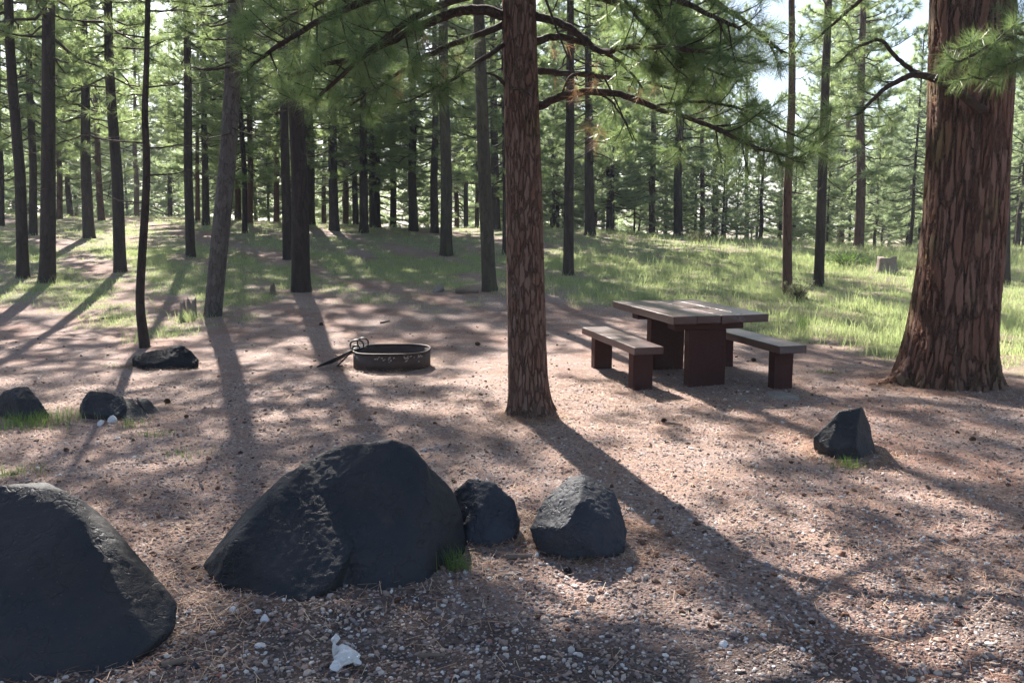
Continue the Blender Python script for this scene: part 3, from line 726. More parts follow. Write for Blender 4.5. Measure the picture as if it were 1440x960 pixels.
TREES = []
def add_tree(pos, diam, label, bark_, variant, Ht=15, lean=(0, 0), group='slender pines standing about the clearing', twigs=True, far=False, seed=0, cscale=1.0, zoff=0):
    root = empty('pine_tree', pos, label, 'pine tree', group)
    q = Vector((lean[0], lean[1], 1)).normalized()
    root.rotation_euler = Vector((0, 0, 1)).rotation_difference(q).to_euler()
    r = diam/2; rs = random.Random(seed)
    zs = np.concatenate([[-.3], np.linspace(0, 1, 8), np.linspace(1.3, Ht*.97, 16)])
    ph = rs.uniform(0, 6.28); cx = [0, 0, .04*math.sin(ph), -.05*math.sin(ph), 0, 0]; cz = [-.3, 0, Ht*.15, Ht*.3, Ht*.5, Ht]
    me = trunk_mesh('trunk', cz, cx, [0, 0, .03*math.cos(ph), -.03, 0, 0], [r*1.02, r*1.02, r*.9, r*.78, r*.6, .02], zs, 14 if not far else 9, .25, .2, seed=seed)
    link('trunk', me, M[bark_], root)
    L_ = FCR if far else CR
    br, cr, nom = L_[variant % len(L_)]
    s = Ht/nom; rz = rs.uniform(0, 6.28)
    for nm, m_ in (('branches', br), ('crown', cr)):
        o = link(nm, m_, None, root); o.scale = (s*cscale, s*cscale, s); o.rotation_euler.z = rz; o.location.z = zoff
    if twigs and not far:
        o = link('dead_twigs', TW[seed % 3], None, root); o.rotation_euler.z = rs.uniform(0, 6.28); o.scale = (.8, .8, 1)
    TREES.append((pos.x, pos.y)); return root

# px base, py base, width px, px at picture top (row 0), bark, crown variant, height, label
TL = [
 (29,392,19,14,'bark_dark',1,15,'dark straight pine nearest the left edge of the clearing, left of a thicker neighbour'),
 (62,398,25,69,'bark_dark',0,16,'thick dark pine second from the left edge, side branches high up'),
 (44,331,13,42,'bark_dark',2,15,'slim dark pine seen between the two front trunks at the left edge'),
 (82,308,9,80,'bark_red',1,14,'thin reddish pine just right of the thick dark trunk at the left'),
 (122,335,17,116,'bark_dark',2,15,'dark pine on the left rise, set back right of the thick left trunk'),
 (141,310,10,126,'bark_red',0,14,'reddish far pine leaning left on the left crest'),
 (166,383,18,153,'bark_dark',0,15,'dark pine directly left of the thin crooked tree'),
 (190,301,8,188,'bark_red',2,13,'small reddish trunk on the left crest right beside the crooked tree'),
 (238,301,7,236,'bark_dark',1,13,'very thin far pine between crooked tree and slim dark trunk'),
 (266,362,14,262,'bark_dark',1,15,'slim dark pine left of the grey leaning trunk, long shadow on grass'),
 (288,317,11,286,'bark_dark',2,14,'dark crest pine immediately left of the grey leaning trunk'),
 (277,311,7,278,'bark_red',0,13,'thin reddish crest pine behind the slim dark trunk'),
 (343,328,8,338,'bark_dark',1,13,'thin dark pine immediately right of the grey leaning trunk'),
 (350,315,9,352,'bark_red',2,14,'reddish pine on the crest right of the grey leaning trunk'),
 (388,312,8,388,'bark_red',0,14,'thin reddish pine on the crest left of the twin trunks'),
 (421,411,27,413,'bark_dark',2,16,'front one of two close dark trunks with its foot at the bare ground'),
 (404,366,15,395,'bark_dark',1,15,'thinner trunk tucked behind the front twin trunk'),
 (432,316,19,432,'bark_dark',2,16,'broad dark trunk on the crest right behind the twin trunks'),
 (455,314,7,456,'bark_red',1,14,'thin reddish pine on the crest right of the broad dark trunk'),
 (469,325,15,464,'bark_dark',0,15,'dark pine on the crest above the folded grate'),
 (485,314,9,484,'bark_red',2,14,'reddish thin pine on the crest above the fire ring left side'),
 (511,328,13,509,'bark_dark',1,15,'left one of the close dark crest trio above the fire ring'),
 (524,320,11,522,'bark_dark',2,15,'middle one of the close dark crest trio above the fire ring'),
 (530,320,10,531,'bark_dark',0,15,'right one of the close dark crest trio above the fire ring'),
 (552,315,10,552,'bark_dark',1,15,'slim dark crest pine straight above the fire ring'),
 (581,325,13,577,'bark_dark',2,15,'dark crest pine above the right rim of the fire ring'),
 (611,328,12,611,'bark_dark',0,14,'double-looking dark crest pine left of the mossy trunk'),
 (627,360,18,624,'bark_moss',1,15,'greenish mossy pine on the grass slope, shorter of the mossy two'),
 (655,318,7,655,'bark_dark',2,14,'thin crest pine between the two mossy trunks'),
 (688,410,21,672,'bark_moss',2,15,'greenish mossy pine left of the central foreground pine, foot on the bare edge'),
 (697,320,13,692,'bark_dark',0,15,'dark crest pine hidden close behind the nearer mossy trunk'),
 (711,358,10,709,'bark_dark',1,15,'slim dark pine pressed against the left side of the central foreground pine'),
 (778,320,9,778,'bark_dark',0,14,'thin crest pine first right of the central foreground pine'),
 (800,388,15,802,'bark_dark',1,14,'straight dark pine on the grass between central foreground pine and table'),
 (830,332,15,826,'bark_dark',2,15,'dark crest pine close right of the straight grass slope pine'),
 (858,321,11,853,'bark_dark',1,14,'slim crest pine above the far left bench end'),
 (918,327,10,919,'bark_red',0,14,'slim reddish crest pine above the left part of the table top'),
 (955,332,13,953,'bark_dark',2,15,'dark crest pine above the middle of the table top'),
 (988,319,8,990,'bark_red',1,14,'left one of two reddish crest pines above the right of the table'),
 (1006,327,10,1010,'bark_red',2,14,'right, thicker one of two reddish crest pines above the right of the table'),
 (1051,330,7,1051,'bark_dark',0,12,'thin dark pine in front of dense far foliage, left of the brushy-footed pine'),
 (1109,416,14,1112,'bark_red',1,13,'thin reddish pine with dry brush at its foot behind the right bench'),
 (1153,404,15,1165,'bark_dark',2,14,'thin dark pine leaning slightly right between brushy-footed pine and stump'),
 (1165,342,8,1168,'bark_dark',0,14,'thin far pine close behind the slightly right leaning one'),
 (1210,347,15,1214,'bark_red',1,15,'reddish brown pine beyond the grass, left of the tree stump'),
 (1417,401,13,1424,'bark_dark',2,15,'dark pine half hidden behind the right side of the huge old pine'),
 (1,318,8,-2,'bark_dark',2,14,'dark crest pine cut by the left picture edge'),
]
for k, (px, py, w, tx, bk, var, Ht, lab) in enumerate(TL):
    g = ground_hit(px, py, 42)
    if g is None or g.y > 40:
        d = min(40+(k*37 % 100)*.12, max(34, .36*F/w)); a_, b_ = slope(px, py); g = Vector((a_*d, d, hz(a_*d, d)))
    diam = w/F*g.y*.97/math.sqrt(1+(g.x/g.y)**2)
    g.y += diam*.4
    top = P(tx, 0, g.y); lean = ((top.x-g.x)/(top.z-g.z), 0)
    zo = 0
    if g.y < 22: zo = 1.0
    if g.y > 25: var = 3+var % 3
    add_tree(g, diam, lab, bk, var, Ht+random.uniform(-1, 1.5), lean, seed=k+1, cscale=(.95 if g.y < 22 else 1.05)*(.6 if 1000 < px < 1120 else 1), zoff=zo+(1.5 if 1040 < px < 1120 else 0))

# distant woods beyond the crest, and unlabelled-apart trees of the same wood
rs = np.random.RandomState(5)
cnt = 0; tries = 0
FAR = []
while cnt < 84 and tries < 4000:
    tries += 1
    d = 42+68*rs.uniform(0, 1)**1.1; r = rs.uniform(-.78, .74); x = r*d
    if 0.23 < r < .37 and d < 100 and rs.uniform() < .85: continue
    if any((x-a)**2+(d-b)**2 < 3.6**2 for a, b in FAR): continue
    FAR.append((x, d)); Ht = rs.uniform(8, 15) if rs.uniform() < .6 else rs.uniform(13, 19)
    if .26 < r < .345: Ht = rs.uniform(6, 9)
    kinds = [('bushy', 'far bushy pine in the dense woods beyond the grassy rise, green down to the ground', 'bushy pines in the far woods')]
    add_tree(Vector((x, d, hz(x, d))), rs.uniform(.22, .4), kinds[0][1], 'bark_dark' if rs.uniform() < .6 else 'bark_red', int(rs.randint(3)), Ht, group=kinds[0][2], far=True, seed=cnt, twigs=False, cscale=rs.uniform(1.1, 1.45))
    cnt += 1

YNG = []
rs = np.random.RandomState(44); tries = 0
while len(YNG) < 56 and tries < 3000:
    tries += 1
    r = rs.uniform(-.74, .72) if len(YNG) < 14 else rs.uniform(.12, .74) if len(YNG) < 40 else rs.uniform(-.02, .42); cr_ = 33-8.5*float(smooth(0.02, 0.5, r))+5*float(smooth(-.1, -.5, r))
    d = cr_+3+rs.uniform(0, 16); x = r*d
    if any((x-a)**2+(d-b)**2 < 2.4**2 for a, b in YNG+TREES): continue
    YNG.append((x, d)); Ht = rs.uniform(4.5, 8.5)*(.65 if .22 < r < .38 else 1)
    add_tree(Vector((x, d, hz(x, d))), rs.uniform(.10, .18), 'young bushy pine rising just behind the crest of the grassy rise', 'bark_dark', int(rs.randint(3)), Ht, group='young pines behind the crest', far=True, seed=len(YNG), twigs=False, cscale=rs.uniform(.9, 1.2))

# thin crooked tree
def polytube(pts, rad, sub=10):
    p = np.array(pts, float); t = np.linspace(0, 1, len(p)); tt = np.linspace(0, 1, sub*len(p))
    sm = np.stack([np.interp(tt, t, p[:, c]) for c in range(3)], -1)
    k = np.ones(sub)/sub
    for c in range(3):
        pad = np.concatenate([np.full(sub//2, sm[0, c]), sm[:, c], np.full(sub-1-sub//2, sm[-1, c])]); sm[:, c] = np.convolve(pad, k, 'valid')
    return sm, np.interp(tt, t, rad)
g = ground_hit(203, 491); d = g.y+.05
root = empty('pine_tree', g, 'thin crooked dark tree with bare twigs behind the low glossy rock', 'pine tree', 'slender pines standing about the clearing')
pts = [P(205,505,d),P(203,480,d),P(196,430,d),P(199,370,d),P(204,300,d),P(207,230,d),P(203,160,d),P(206,100,d),P(207,45,d), P(209,-60,d), P(214,-200,d), P(216,-420,d)]
rr = [.075,.068,.056,.052,.048,.045,.04,.035,.032,.03,.025,.01]
sm, r_ = polytube([q-g for q in pts], rr); T = Tubes(); T.add(sm, r_, 12)
link('trunk', T.mesh('trunk'), M['bark_dark'], root)
T = Tubes(); Nd = Needles(); rs = np.random.RandomState(9)
for (z0, az, L) in [(1.9,2.9,.9),(2.2,.1,.7),(2.6,3.3,1.1),(2.55,.3,.9),(3.2,2.7,.9),(3.3,0,.8),(3.9,3.5,.8),(4.2,.5,.9),(4.7,2.4,.9),(5,1.2,.8),(5.2,4.4,.8),(5.6,5.8,.7),(5.9,3,.6)]:
    i0 = np.argmin(abs(sm[:, 2]-z0)); p0 = sm[i0]; ts = np.linspace(0, 1, 6)
    dr = np.array([math.cos(az), math.sin(az), .1])
    pt = p0+dr*L*ts[:, None]+rs.normal(0, .04, (6, 3))*ts[:, None]; T.add(pt, .012*(1-.8*ts), 4)
    for q in range(5):
        tt = rs.uniform(.3, 1); p = p0+dr*L*tt; e = p+rs.normal(0, .15, 3)+dr*.1; T.add([p, e], [.005, .002], 3, False)
        if z0 > 3.0: Nd.add(e, e-p, 1)
link('branches', T.mesh('branches'), M['branch'], root); link('crown', Nd.mesh('crown', 30, .005, .17, .08, rs), M['needle'], root)

# grey leaning tree
g = ground_hit(298, 446); d = g.y+.15
root = empty('pine_tree', g, 'light grey barked pine leaning and curving to the right, left of the twin dark trunks', 'pine tree', 'slender pines standing about the clearing')
rows = [(299,462,29),(299,446,26),(301,425,24),(305,380,24),(311,320,24),(318,250,23),(324,170,22),(328,90,21),(332,0,20),(336,-120,18),(342,-300,15),(350,-560,8)]
pts = [P(a_, b_, d)-g for a_, b_, _ in rows]; rr = [w/F*d*.5 for *_, w in rows]
sm, r_ = polytube(pts, rr); T = Tubes(); T.add(sm, r_, 20); link('trunk', T.mesh('trunk'), M['bark_grey'], root)
br, cr, nom = CR[1]
for nm, m_ in (('branches', br), ('crown', cr)):
    o = link(nm, m_, None, root); o.scale = (.9, .9, .78); o.location = (pts[9].x*.9, 0, .6); o.rotation_euler.z = 1
o = link('dead_twigs', TW[1], None, root); o.location = (pts[7].x, 0, 1.0)

# -------------------------------------------------- foliage sprays of the near trees
def spray(T, Nd, pts, r0, r1, rs, start=.35, dens=7, sub_len=.55, size=1.0, side_up=.1, sides=7, third=True):
    """a limb along pts (world) with side shoots that carry needle tufts"""
    sm, rad = polytube(pts, np.linspace(r0, r1, len(pts)), 8)
    sm[1:] += np.cumsum(rs.normal(0, .0035, (len(sm)-1, 3)), 0)
    T.add(sm, rad, sides)
    seg = np.linalg.norm(np.diff(sm, axis=0), axis=1); cum = np.concatenate([[0], np.cumsum(seg)]); L = cum[-1]
    k = int(L*(1-start)*dens)+1
    for j in range(k):
        t_ = start+(1-start)*(j+rs.uniform())/k
        s_ = t_*L; p = np.array([np.interp(s_, cum, sm[:, c]) for c in range(3)])
        i0 = min(len(sm)-2, np.searchsorted(cum, s_)); ax = sm[i0+1]-sm[i0-1 if i0 > 0 else 0]; ax /= np.linalg.norm(ax)+1e-9
        sd = rs.normal(size=3); sd[2] *= .7; sd -= sd.dot(ax)*ax; sd /= np.linalg.norm(sd)
        l = sub_len*rs.uniform(.35, 1.1)*(1.15-.6*t_)
        dr = ax*rs.uniform(.4, 1)+sd+np.array([0, 0, side_up]); dr /= np.linalg.norm(dr)
        m1 = p+dr*l*.5+np.array([0, 0, -.03*l]); e = p+dr*l+np.array([0, 0, .08*l])
        T.add([p, m1, e], [max(.004, r0*.18), .004, .003], 4, False)
        nn = max(2, int(l/.11))
        for q in range(nn):
            f = .35+.65*(q+1)/nn; c = p+(e-p)*f
            if q < nn-1:
                s2 = rs.normal(size=3); s2 -= s2.dot(dr)*dr; s2 /= np.linalg.norm(s2)
                l2 = rs.uniform(.06, .2); e2 = c+(s2*.8+dr*.8)*l2
                T.add([c, e2], [.003, .0025], 3, False); Nd.add(e2, e2-c, size*rs.uniform(.8, 1.1))
            else: Nd.add(e, dr+np.array([0, 0, .15]), size*rs.uniform(.9, 1.2))
    Nd.add(sm[-1], sm[-1]-sm[-2], size*1.1)

# -------------------------------------------------- central foreground pine
g = ground_hit(747, 588); d = g.y+.19
ctr = empty('pine_tree', g, 'red-brown foreground pine in the centre with spreading low limbs', 'pine tree')
rows = [(747,605,60),(747,588,58),(744,560,56),(742,520,54),(741,480,53),(738,300,50),(734,150,47),(730,0,45),(726,-200,42),(720,-600,34),(712,-1100,22),(708,-1600,10),(706,-1850,4)]
pp = [P(a_, b_, d)-g for a_, b_, _ in rows]; cz = [p.z for p in pp]; cx = [p.x for p in pp]; cy = [p.y for p in pp]
rr = [w/F*d*.5*1.02 for *_, w in rows]
zs = np.concatenate([np.arange(-.12, 3.9, .009), np.arange(3.9, max(cz), .15)])
me = trunk_mesh('trunk', cz, cx, cy, rr, zs, 170, .16, .10, [(3.6, .35, .05, .12), (5.2, .3, .05, .1), (.3, .4, .06, .12), (4.5, .25, .03, .15)], seed=2, lump=.025)
link('trunk', me, M['bark_mid'], ctr)
rs = np.random.RandomState(21); T = Tubes(); Nd = Needles(); Dd = Needles()
def W_(l): return [np.array(P(a_, b_, c_)-g) for a_, b_, c_ in l]
D0 = d
limbs = [
 # left side
 (W_([(715,24,D0),(665,12,D0-.1),(620,25,D0-.25),(580,50,D0-.4),(545,66,D0-.5),(505,82,D0-.6),(455,95,D0-.7),(405,110,D0-.8)]), .045, .012, .42, 8, .62),
 (W_([(715,30,D0),(660,52,D0+.1),(620,68,D0),(575,85,D0-.1),(530,118,D0-.2),(480,150,D0-.3)]), .03, .008, .4, 8, .55),
 (W_([(712,-60,D0),(640,-50,D0-.3),(560,-20,D0-.6),(480,10,D0-.9),(400,50,D0-1.1),(340,90,D0-1.2)]), .045, .01, .3, 9, .6),
 (W_([(712,60,D0),(660,100,D0-.5),(620,125,D0-.8),(585,145,D0-1.0)]), .022, .008, .45, 8, .4),
 (W_([(712,-140,D0),(600,-110,D0+.5),(480,-70,D0+.8),(380,-20,D0+.9)]), .045, .01, .3, 8, .6),
 # right side
 (W_([(748,22,D0),(785,28,D0-.1),(815,48,D0-.2),(845,75,D0-.3),(880,60,D0-.6),(930,62,D0-.8),(1000,70,D0-1.0),(1050,85,D0-1.1)]), .035, .01, .45, 10, .55),
 (W_([(748,60,D0),(780,52,D0+.1),(828,58,D0+.2),(870,85,D0+.3),(905,130,D0+.3)]), .036, .008, .62, 6, .35),
 (W_([(755,150,D0),(790,134,D0-.1),(840,127,D0-.2),(885,136,D0-.3),(920,150,D0-.4),(965,160,D0-.6),(1020,185,D0-.8),(1080,212,D0-.9),(1140,225,D0-1.0)]), .036, .009, .5, 15, .5),
 (W_([(840,127,D0-.2),(870,160,D0-.1),(890,205,D0)]), .010, .004, .5, 5, .25),
 (W_([(745,-70,D0),(820,-60,D0-.3),(900,-20,D0-.7),(980,20,D0-1.0),(1050,55,D0-1.2)]), .045, .01, .25, 11, .65),
 (W_([(745,-110,D0),(830,-90,D0-.1),(920,-50,D0-.4),(1000,0,D0-.5),(1060,40,D0-.6),(1110,85,D0-.7)]), .045, .01, .3, 10, .6),
 (W_([(745,-30,D0),(820,-10,D0+.3),(900,15,D0+.5),(970,60,D0+.6),(1040,110,D0+.6)]), .04, .01, .3, 9, .55),
 (W_([(745,100,D0),(830,105,D0+.5),(910,120,D0+.8),(1000,150,D0+1)]), .03, .008, .4, 7, .5),
]
limbs += [  # left limbs here, mostly out of view, added to shade the boulders
 (W_([(712,-260,D0),(560,-200,D0+.3),(400,-120,D0+.6),(240,-60,D0+.8)]), .045, .012, .3, 11, .75),
 (W_([(712,-80,D0),(600,-60,D0+.3),(500,-20,D0+.6),(420,15,D0+.9),(360,40,D0+1.1)]), .04, .01, .35, 12, .6),
 (W_([(712,-330,D0),(600,-300,D0+.5),(480,-230,D0+1.0),(330,-160,D0+1.6)]), .045, .012, .3, 11, .75),

 (W_([(900,-20,D0-.7),(940,40,D0-.5),(985,95,D0-.5),(1030,110,D0-.6)]), .018, .006, .1, 15, .4),
 (W_([(830,-90,D0-.1),(880,10,D0-.4),(930,70,D0-.6),(965,105,D0-.7)]), .018, .006, .25, 14, .4),
 (W_([(920,150,D0-.4),(980,140,D0-.5),(1050,150,D0-.6),(1120,185,D0-.7),(1165,200,D0-.8)]), .014, .005, .3, 13, .35),

 (W_([(712,-230,D0),(600,-210,D0-.2),(470,-170,D0-.5),(340,-120,D0-.8),(230,-60,D0-1.0)]), .05, .012, .25, 9, .7),  # unseen limb above the frame, added to cast shade on the boulders
 (W_([(712,-300,D0),(590,-280,D0-.6),(450,-200,D0-1.1),(330,-100,D0-1.5)]), .05, .012, .3, 9, .7),
 (W_([(712,-20,D0),(640,0,D0-.4),(560,40,D0-.8),(490,100,D0-1.1),(430,160,D0-1.2)]), .035, .01, .35, 10, .5),
 (W_([(712,-190,D0),(620,-170,D0-.9),(540,-110,D0-1.5),(470,-60,D0-1.9)]), .04, .01, .3, 9, .6),
]
for (pts, r0, r1, st, dn, sl) in limbs: spray(T, Nd, pts, r0, r1, rs, st, dn*1.45, sl)
# bare dead branches
for l, r0 in (([(715,125,D0),(700,108,D0-.1),(680,101,D0-.2)], .02), ([(722,125,D0-.15),(735,125,D0-.25),(752,140,D0-.3)], .014),
              ([(760,-20,D0),(790,60,D0-.3),(815,120,D0-.4)], .012), ([(845,100,D0-.2),(870,150,D0-.3),(893,205,D0-.4)], .008),
              ([(790,134,D0-.1),(800,105,D0-.2),(830,100,D0-.3),(850,118,D0-.4)], .01)):
    sm, rad = polytube(W_(l), np.linspace(r0, .004, len(l)), 6); T.add(sm, rad, 6)
for (a_, b_) in ((800,122),(815,130),(845,185),(835,200),(840,115),(900,140),(610,60),(640,95),(560,130),(780,80),(1010,150)):
    c = np.array(P(a_, b_, D0-.3)-g)
    for q in range(3): Dd.add(c+rs.normal(0, .05, 3), np.array([rs.normal(0, .5), 0, -1]), .9)
link('crown', Nd.mesh('crown', 95, .0026, .165, .13, rs), M['needle_near'], ctr)
link('dead_needles', Dd.mesh('dead_needles', 22, .0025, .14, .1, rs), M['needle_dead'], ctr)
# rest of the crown above the picture
T2, N2, nt_ = gen_crown(77, 11, 3.9, 2.3, 60, 26, .009, .2, .75)
for nm, m_, mt in (('branches', T2, 'branch'), ('crown', N2, 'needle')):
    o = link(nm, m_, M[mt], ctr); o.location = (cx[8], cy[8], 0)
link('limbs', T.mesh('limbs'), M['branch'], ctr)

# -------------------------------------------------- huge old pine on the right
g = ground_hit(1335, 550); d = g.y+.45
big = empty('pine_tree', g, 'huge old ponderosa trunk with thick furrowed red bark at the right', 'pine tree')
rows = [(1329,570,150),(1330,545,138),(1334,500,134),(1342,437,127),(1350,370,122),(1357,300,118),(1362,200,116),(1367,62,116),(1370,-100,112),(1378,-600,96),(1386,-1200,70),(1390,-1900,30)]
pp = [P(a_, b_, d)-g for a_, b_, _ in rows]; cz = [p.z for p in pp]; cx = [p.x for p in pp]; cy = [p.y for p in pp]
rr = [w/F*d*.5*.89 for *_, w in rows]
zs = np.concatenate([np.arange(-.15, 4.3, .011), np.arange(4.3, max(cz), .2)])
me = trunk_mesh('trunk', cz, cx, cy, rr, zs, 300, .05, .18, [(3.3, .2, .42, .11), (3.75, .2, .08, .3), (4.3, .16, .10, .3), (4.9, .15, .09, .28), (5.4, .16, .10, .3), (5.95, .18, .11, .25), (.5, .3, .1, .3), (1.6, .3, .1, .3), (2.6, .3, .1, .3)], seed=6, lump=.018)
link('trunk', me, M['bark_big'], big)
T = Tubes(); Nd = Needles(); rs = np.random.RandomState(31)
def W_(l): return [np.array(P(a_, b_, c_)-g) for a_, b_, c_ in l]
D0 = d-.45
for (pts, r0, r1, st, dn, sl) in [
 (W_([(1385,158,D0-.02),(1350,128,D0-.05),(1318,108,D0-.05),(1290,104,D0-.1),(1262,112,D0-.2),(1232,135,D0-.3),(1205,165,D0-.4)]), .05, .012, .62, 9, .3),
 (W_([(1318,110,D0),(1285,104,D0),(1262,85,D0-.1),(1240,58,D0-.1),(1205,75,D0),(1175,95,D0)]), .028, .008, .55, 6, .3),
 (W_([(1470,60,D0-.1),(1430,45,D0-.4),(1390,62,D0-.6),(1360,78,D0-.7),(1335,88,D0-.7)]), .022, .008, .1, 13, .25),
 (W_([(1500,90,D0-.1),(1460,70,D0-.5),(1420,90,D0-.6),(1390,112,D0-.6),(1365,100,D0-.6)]), .018, .007, .1, 14, .25),
 (W_([(1480,20,D0-.1),(1440,30,D0-.4),(1400,50,D0-.5),(1380,90,D0-.5)]), .02, .008, .1, 12, .25),
 (W_([(1310,-40,D0),(1240,-20,D0+.3),(1190,20,D0+.3),(1150,60,D0+.3)]), .035, .01, .5, 7, .4),
]: spray(T, Nd, pts, r0, r1, rs, st, dn, sl, 1.0)
link('crown', Nd.mesh('crown', 85, .0028, .165, .12, rs), M['needle_near'], big)
link('limbs', T.mesh('limbs'), M['branch'], big)
br, cr, nom = CR[2]
for nm, m_ in (('branches', br), ('crown', cr)):
    o = link(nm, m_, None, big); o.scale = (1.5, 1.5, 1.25); o.location = (cx[8], cy[8], -.5)

# ------------------------------------------------------------------ small things
# stump on the right
def stump(px, py, w, h, label, mat, seed, name='tree_stump', cat='tree stump', jag=.15, group=None):
    g = ground_hit(px, py); r = w/F*g.y*.5; hh = h/F*g.y; rs = np.random.RandomState(seed)
    segs = 28; zs = np.concatenate([[-.1], np.linspace(0, hh, 12)]); a = np.arange(segs)*2*math.pi/segs
    V = []
    for i_, z in enumerate(zs):
        t_ = max(z, 0)/hh
        for k in range(segs):
            R_ = r*(1+.12*math.sin(3*a[k]+seed)+.07*math.sin(7*a[k]))*(1+.35*(1-t_)**3)*(.92+.0*t_)
            zz = z+(hh*jag*(math.sin(2*a[k]+seed)+.5*math.sin(5*a[k])) if t_ > .6 else 0)*((t_-.6)/.4 if t_ > .6 else 0)
            V.append((R_*math.cos(a[k]), R_*math.sin(a[k]), zz))
    n = len(zs); Fq = [(i_*segs+k, i_*segs+(k+1) % segs, (i_+1)*segs+(k+1) % segs, (i_+1)*segs+k) for i_ in range(n-1) for k in range(segs)]
    m0 = n*segs
    for k in range(segs): 
        b_ = V[(n-1)*segs+k]; V.append((b_[0]*.5, b_[1]*.5, b_[2]*.5+hh*.45))
    V.append((0, 0, hh*.9))
    for k in range(segs):
        Fq.append(((n-1)*segs+k, (n-1)*segs+(k+1) % segs, m0+(k+1) % segs, m0+k))
        Fq.append((m0+k, m0+(k+1) % segs, m0+segs, m0+segs))
    bm = bmesh.new(); vv = [bm.verts.new(q) for q in V]
    for f in Fq:
        s = []; [s.append(q) for q in f if q not in s]
        bm.faces.new([vv[q] for q in s])
    me = bpy.data.meshes.new(name); bm.to_mesh(me); bm.free()
    for p in me.polygons: p.use_smooth = True
    return tag(link(name, me, mat, None, g), label, cat, group)
stump(1245, 383, 26, 21, 'grey weathered tree stump in the grass left of the huge old pine', M['stump'], 3, jag=.05)
stump(258, 449, 9, 20, 'left of two jagged rotten stump stubs beside the grey leaning tree', M['stump'], 5, jag=.35)
stump(270, 446, 13, 21, 'right, thicker of two jagged rotten stump stubs beside the grey leaning tree', M['stump'], 8, jag=.3)
stump(384, 414, 8, 11, 'tiny dark stump stub left of the twin trunks', M['deadwood'], 11, jag=.3)
def log(px0, py0, px1, py1, r, label, mat=None, name='fallen_branch', cat='branch', lift=.0, seed=0):
    a_ = ground_hit(px0, py0); b_ = ground_hit(px1, py1); rs = np.random.RandomState(seed)
    n = 8; t_ = np.linspace(0, 1, n)[:, None]; A = np.array(a_); B = np.array(b_); Lg = np.linalg.norm(B-A)
    pts = A+(B-A)*t_+rs.normal(0, .02, (n, 3))*Lg; pts[:, 2] = terrain(pts[:, 0], pts[:, 1])+r*.8+lift
    c = pts.mean(0); T = Tubes(); T.add(pts-c, r*(1-.35*t_[:, 0]*rs.uniform(.8, 1.2, n)), 8)
    return tag(link(name, T.mesh(name), mat or M['deadwood'], None, c), label, cat)
log(640, 412, 672, 413, .05, 'short dark log at the grass edge left of the nearer mossy trunk', name='log', cat='log', seed=1)
log(712, 787, 748, 786, .016, 'brown stick lying in front of the grey-blue boulder', seed=2)
log(225, 945, 262, 938, .014, 'brown stick on the gravel right of the lower left boulder', seed=3)
log(251, 732, 272, 734, .009, 'short pale stick behind and left of the largest boulder', seed=4)
log(268, 915, 270, 900, .009, 'thin twig upright in view on needles right of the lower left boulder', seed=5)
log(590, 925, 625, 928, .010, 'thin stick on the dark gravel right of the white chunk', seed=6)
log(935, 596, 960, 600, .012, 'small dark stick in front of the table shade', seed=7)
log(140, 450, 160, 447, .02, 'dark stick at the grass edge left of the crooked tree', seed=8)
log(535, 455, 548, 452, .015, 'small dark stick on the bare ground behind the fire ring', seed=9)
# rock-like dark bush and tufts
def cone(px, py, s, label, seed):
    g = ground_hit(px, py); r = s/F*g.y*.34; rs = np.random.RandomState(seed)
    V = []; Fq = []
    rot = Quaternion((0, 0, 1), rs.uniform(0, 6.28))
    core = Tubes()
    n = 90
    for k in range(n):
        t_ = k/n; a_ = k*2.39996; rad = r*math.sin(math.pi*(.12+.83*t_))*.75; x_ = (t_-.5)*2.4*r
        c = Vector((x_, rad*math.cos(a_), rad*math.sin(a_)+r*.8)); o_ = Vector((-.4, math.cos(a_), math.sin(a_))).normalized()
        sdv = Vector((0, -math.sin(a_), math.cos(a_)))*r*.24
        b_ = len(V)
        for q in (c-o_*r*.5-sdv, c-o_*r*.5+sdv, c+o_*r*.32+sdv*.8, c+o_*r*.32-sdv*.8, c+o_*r*.2+Vector((r*.14, 0, 0))): V.append((rot @ q)[:])
        Fq += [(b_, b_+1, b_+2, b_+3), (b_, b_+4, b_+2, b_+1), (b_, b_+3, b_+2, b_+4)]
    me = mesh_np('pine_cone', V, Fq, False)
    return tag(link('pine_cone', me, M['cone'], None, g), label, 'pine cone', 'pine cones on the ground')
cone(235, 568, 12, 'dark pine cone right of the broken black rock', 1)
cone(262, 588, 8, 'pine cone below and right of the broken black rock', 2)
cone(1367, 622, 11, 'dark pine cone on the needles in front of the huge old pine', 3)
cone(94, 636, 9, 'pine cone on grass-flecked ground between left edge rock and corner boulder', 4)
cone(452, 458, 8, 'pine cone behind the fire ring grate', 5)
cone(672, 486, 9, 'pine cone between fire ring and central pine', 6)
cone(934, 594, 10, 'pine cone in front of the picnic table', 7)
cone(1060, 508, 8, 'pine cone beyond the right bench', 8)

def tuft(px, py, n, h, spread, label, mat='weed', name='grass_tuft', cat='grass tuft', w=.004, seed=0, lean=.6, group=None):
    g = ground_hit(px, py); rs = np.random.RandomState(seed)
    x = g.x+rs.normal(0, spread, n); y = g.y+rs.normal(0, spread*.7, n)
    V, Fq = blades(x, y, h*rs.uniform(.4, 1.1, n), w, rs, lean)
    return tag(link(name, mesh_np(name, V-np.array(g), Fq), M[mat], None, g), label, cat, group)
G_ = 'small grass tufts'
tuft(640, 800, 70, .13, .035, 'sparse green tuft at the right foot of the largest boulder', seed=1, group=G_)
tuft(1192, 656, 110, .08, .05, 'bright green tuft at the front foot of the pointed black rock', seed=2, group=G_)
tuft(40, 600, 300, .14, .14, 'green weeds growing round the left edge rock', seed=3, group=G_)
tuft(90, 590, 260, .12, .16, 'dull grass tuft between the left edge rock and the broken rock', 'grass', seed=4, group=G_)
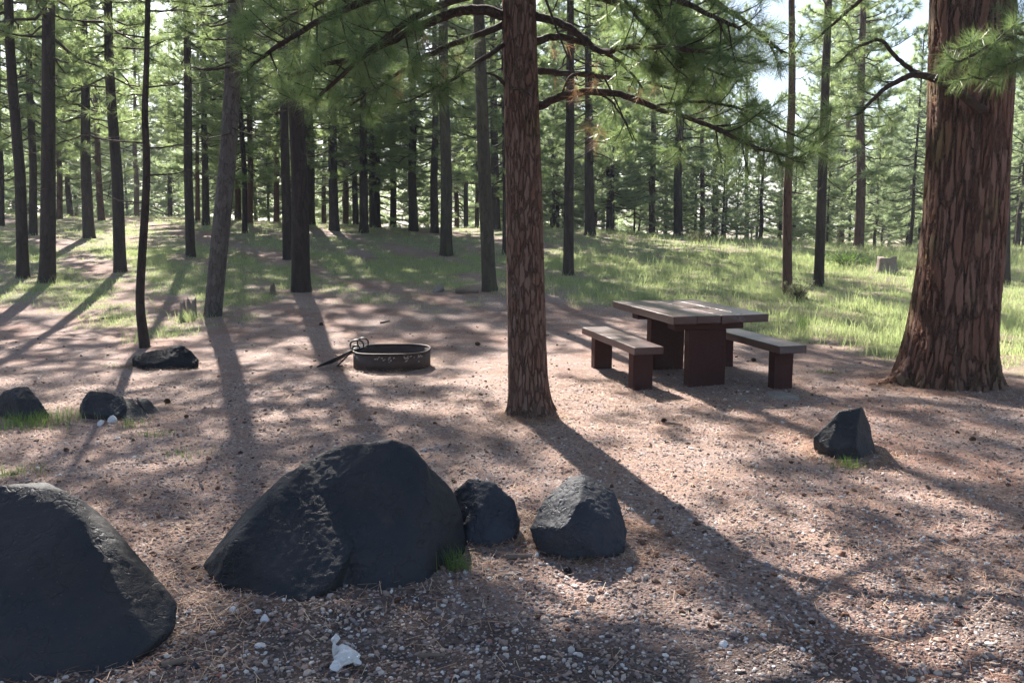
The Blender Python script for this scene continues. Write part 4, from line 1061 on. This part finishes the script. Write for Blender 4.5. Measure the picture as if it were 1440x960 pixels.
tuft(185, 600, 60, .10, .06, 'small green sprigs in front of the broken black rock', seed=5, group=G_)
tuft(215, 612, 80, .06, .09, 'low pale tuft right of the broken black rock', seed=6, group=G_)
tuft(20, 668, 120, .09, .10, 'low weeds just above the corner boulder at the left edge', seed=7, group=G_)
tuft(820, 788, 30, .05, .03, 'tiny moss green tuft at the base of the smaller angular boulder', seed=8, group=G_)
tuft(1128, 466, 60, .30, .05, 'bright tall grass clump standing alone behind the right bench', w=.008, seed=9, group=G_, lean=.25)
tuft(1160, 524, 120, .05, .12, 'short green tuft on the needles between bench and huge old pine', seed=10, group=G_)
tuft(265, 640, 90, .05, .12, 'faint yellow-green tuft in the sunlit patch right of the rocks', seed=11, group=G_)
tuft(265, 452, 160, .22, .12, 'grass clump round the jagged stump stubs', 'grass', w=.007, seed=12, group=G_)
tuft(165, 515, 80, .06, .15, 'short faint tuft left of the low glossy rock', seed=13, group=G_)
# brush at the foot of the thin red pine
def bush(px, py, n, h, spread, label, mat, seed, name='shrub'):
    g = ground_hit(px, py); rs = np.random.RandomState(seed); T = Tubes(); Nd = Needles()
    for k in range(n):
        a_ = rs.uniform(0, 6.28); l = h*rs.uniform(.5, 1.1); e = np.array([math.cos(a_)*spread*rs.uniform(.2, 1), math.sin(a_)*spread*rs.uniform(.2, 1), l])
        T.add([[0, 0, -.02], e*.5+[0, 0, .05], e], [.008, .005, .002], 4)
        for q in range(6):
            c = e*rs.uniform(.3, 1)+rs.normal(0, .05, 3); Nd.add(c, rs.normal(size=3)+[0, 0, .6], rs.uniform(.5, .9))
    r_ = empty(name, g, label, 'shrub'); link('stems', T.mesh('stems'), M['branch'], r_); link('leaves', Nd.mesh('leaves', 12, .012, .10, .05, rs), M[mat], r_)
bush(1122, 424, 26, .32, .25, 'dry brownish brush at the foot of the thin reddish pine', 'shrub', 1)
bush(985, 342, 40, .45, .7, 'low grey-green shrub on the crest above the table', 'shrub', 2)
bush(1190, 375, 40, .35, .7, 'low green shrub in the grass left of the grey stump', 'weed', 3)
# bush(1265, 470, 30, .3, .5, 'low green shrub beside the left flank of the huge old pine', 'weed', 4)

# ------------------------------------------------------------------ haze
hzm, nt, out = newmat('haze')
pv_ = nt.nodes.new('ShaderNodeVolumePrincipled'); pv_.inputs['Color'].default_value = (.85, .92, 1, 1); pv_.inputs['Density'].default_value = .0010
pv_.inputs['Anisotropy'].default_value = .1
nt.links.new(pv_.outputs[0], out.inputs['Volume'])
bm = bmesh.new(); bmesh.ops.create_cube(bm, size=1)
for w in bm.verts: w.co = Vector((w.co.x*960, 420+w.co.y*1000, 10.5+w.co.z*31))
me = bpy.data.meshes.new('haze'); bm.to_mesh(me); bm.free()
HAZE = True
if HAZE: tag(link('haze', me, hzm), 'thin pale air between the trees', kind='stuff')

# ------------------------------------------------------------------ light, world, camera
AZ = math.radians(16.5); EL = math.radians(37)     # sun ahead of the camera, AZ to the left
S = Vector((-math.sin(AZ)*math.cos(EL), math.cos(AZ)*math.cos(EL), math.sin(EL)))
sun = bpy.data.lights.new('sun', 'SUN'); sun.energy = 5.0; sun.angle = math.radians(.55); sun.color = (1, .935, .86)
so = bpy.data.objects.new('sun', sun); COL.objects.link(so); so.rotation_euler = S.to_track_quat('Z', 'Y').to_euler()
wd = bpy.data.worlds.new('World'); scn.world = wd; wd.use_nodes = True
nt = wd.node_tree; bg = nt.nodes['Background']
sky = nt.nodes.new('ShaderNodeTexSky'); sky.sky_type = 'NISHITA'; sky.sun_disc = False
sky.sun_elevation = EL; sky.sun_rotation = -AZ; sky.altitude = 1200; sky.dust_density = 3; sky.air_density = 1.0
nt.links.new(sky.outputs[0], bg.inputs[0]); bg.inputs[1].default_value = .06

cam = bpy.data.cameras.new('camera'); co = bpy.data.objects.new('camera', cam); COL.objects.link(co)
co.location = (0, 0, H); co.rotation_euler = (math.radians(90)-PITCH, 0, 0)
cam.sensor_width = 36; cam.lens = F/1440*36; cam.clip_start = .05; cam.clip_end = 3000
scn.camera = co
scn.view_settings.view_transform = 'Standard'; scn.view_settings.look = 'None'; scn.view_settings.gamma = 1
scn.view_settings.exposure = 1.95
scn.render.engine = 'CYCLES'
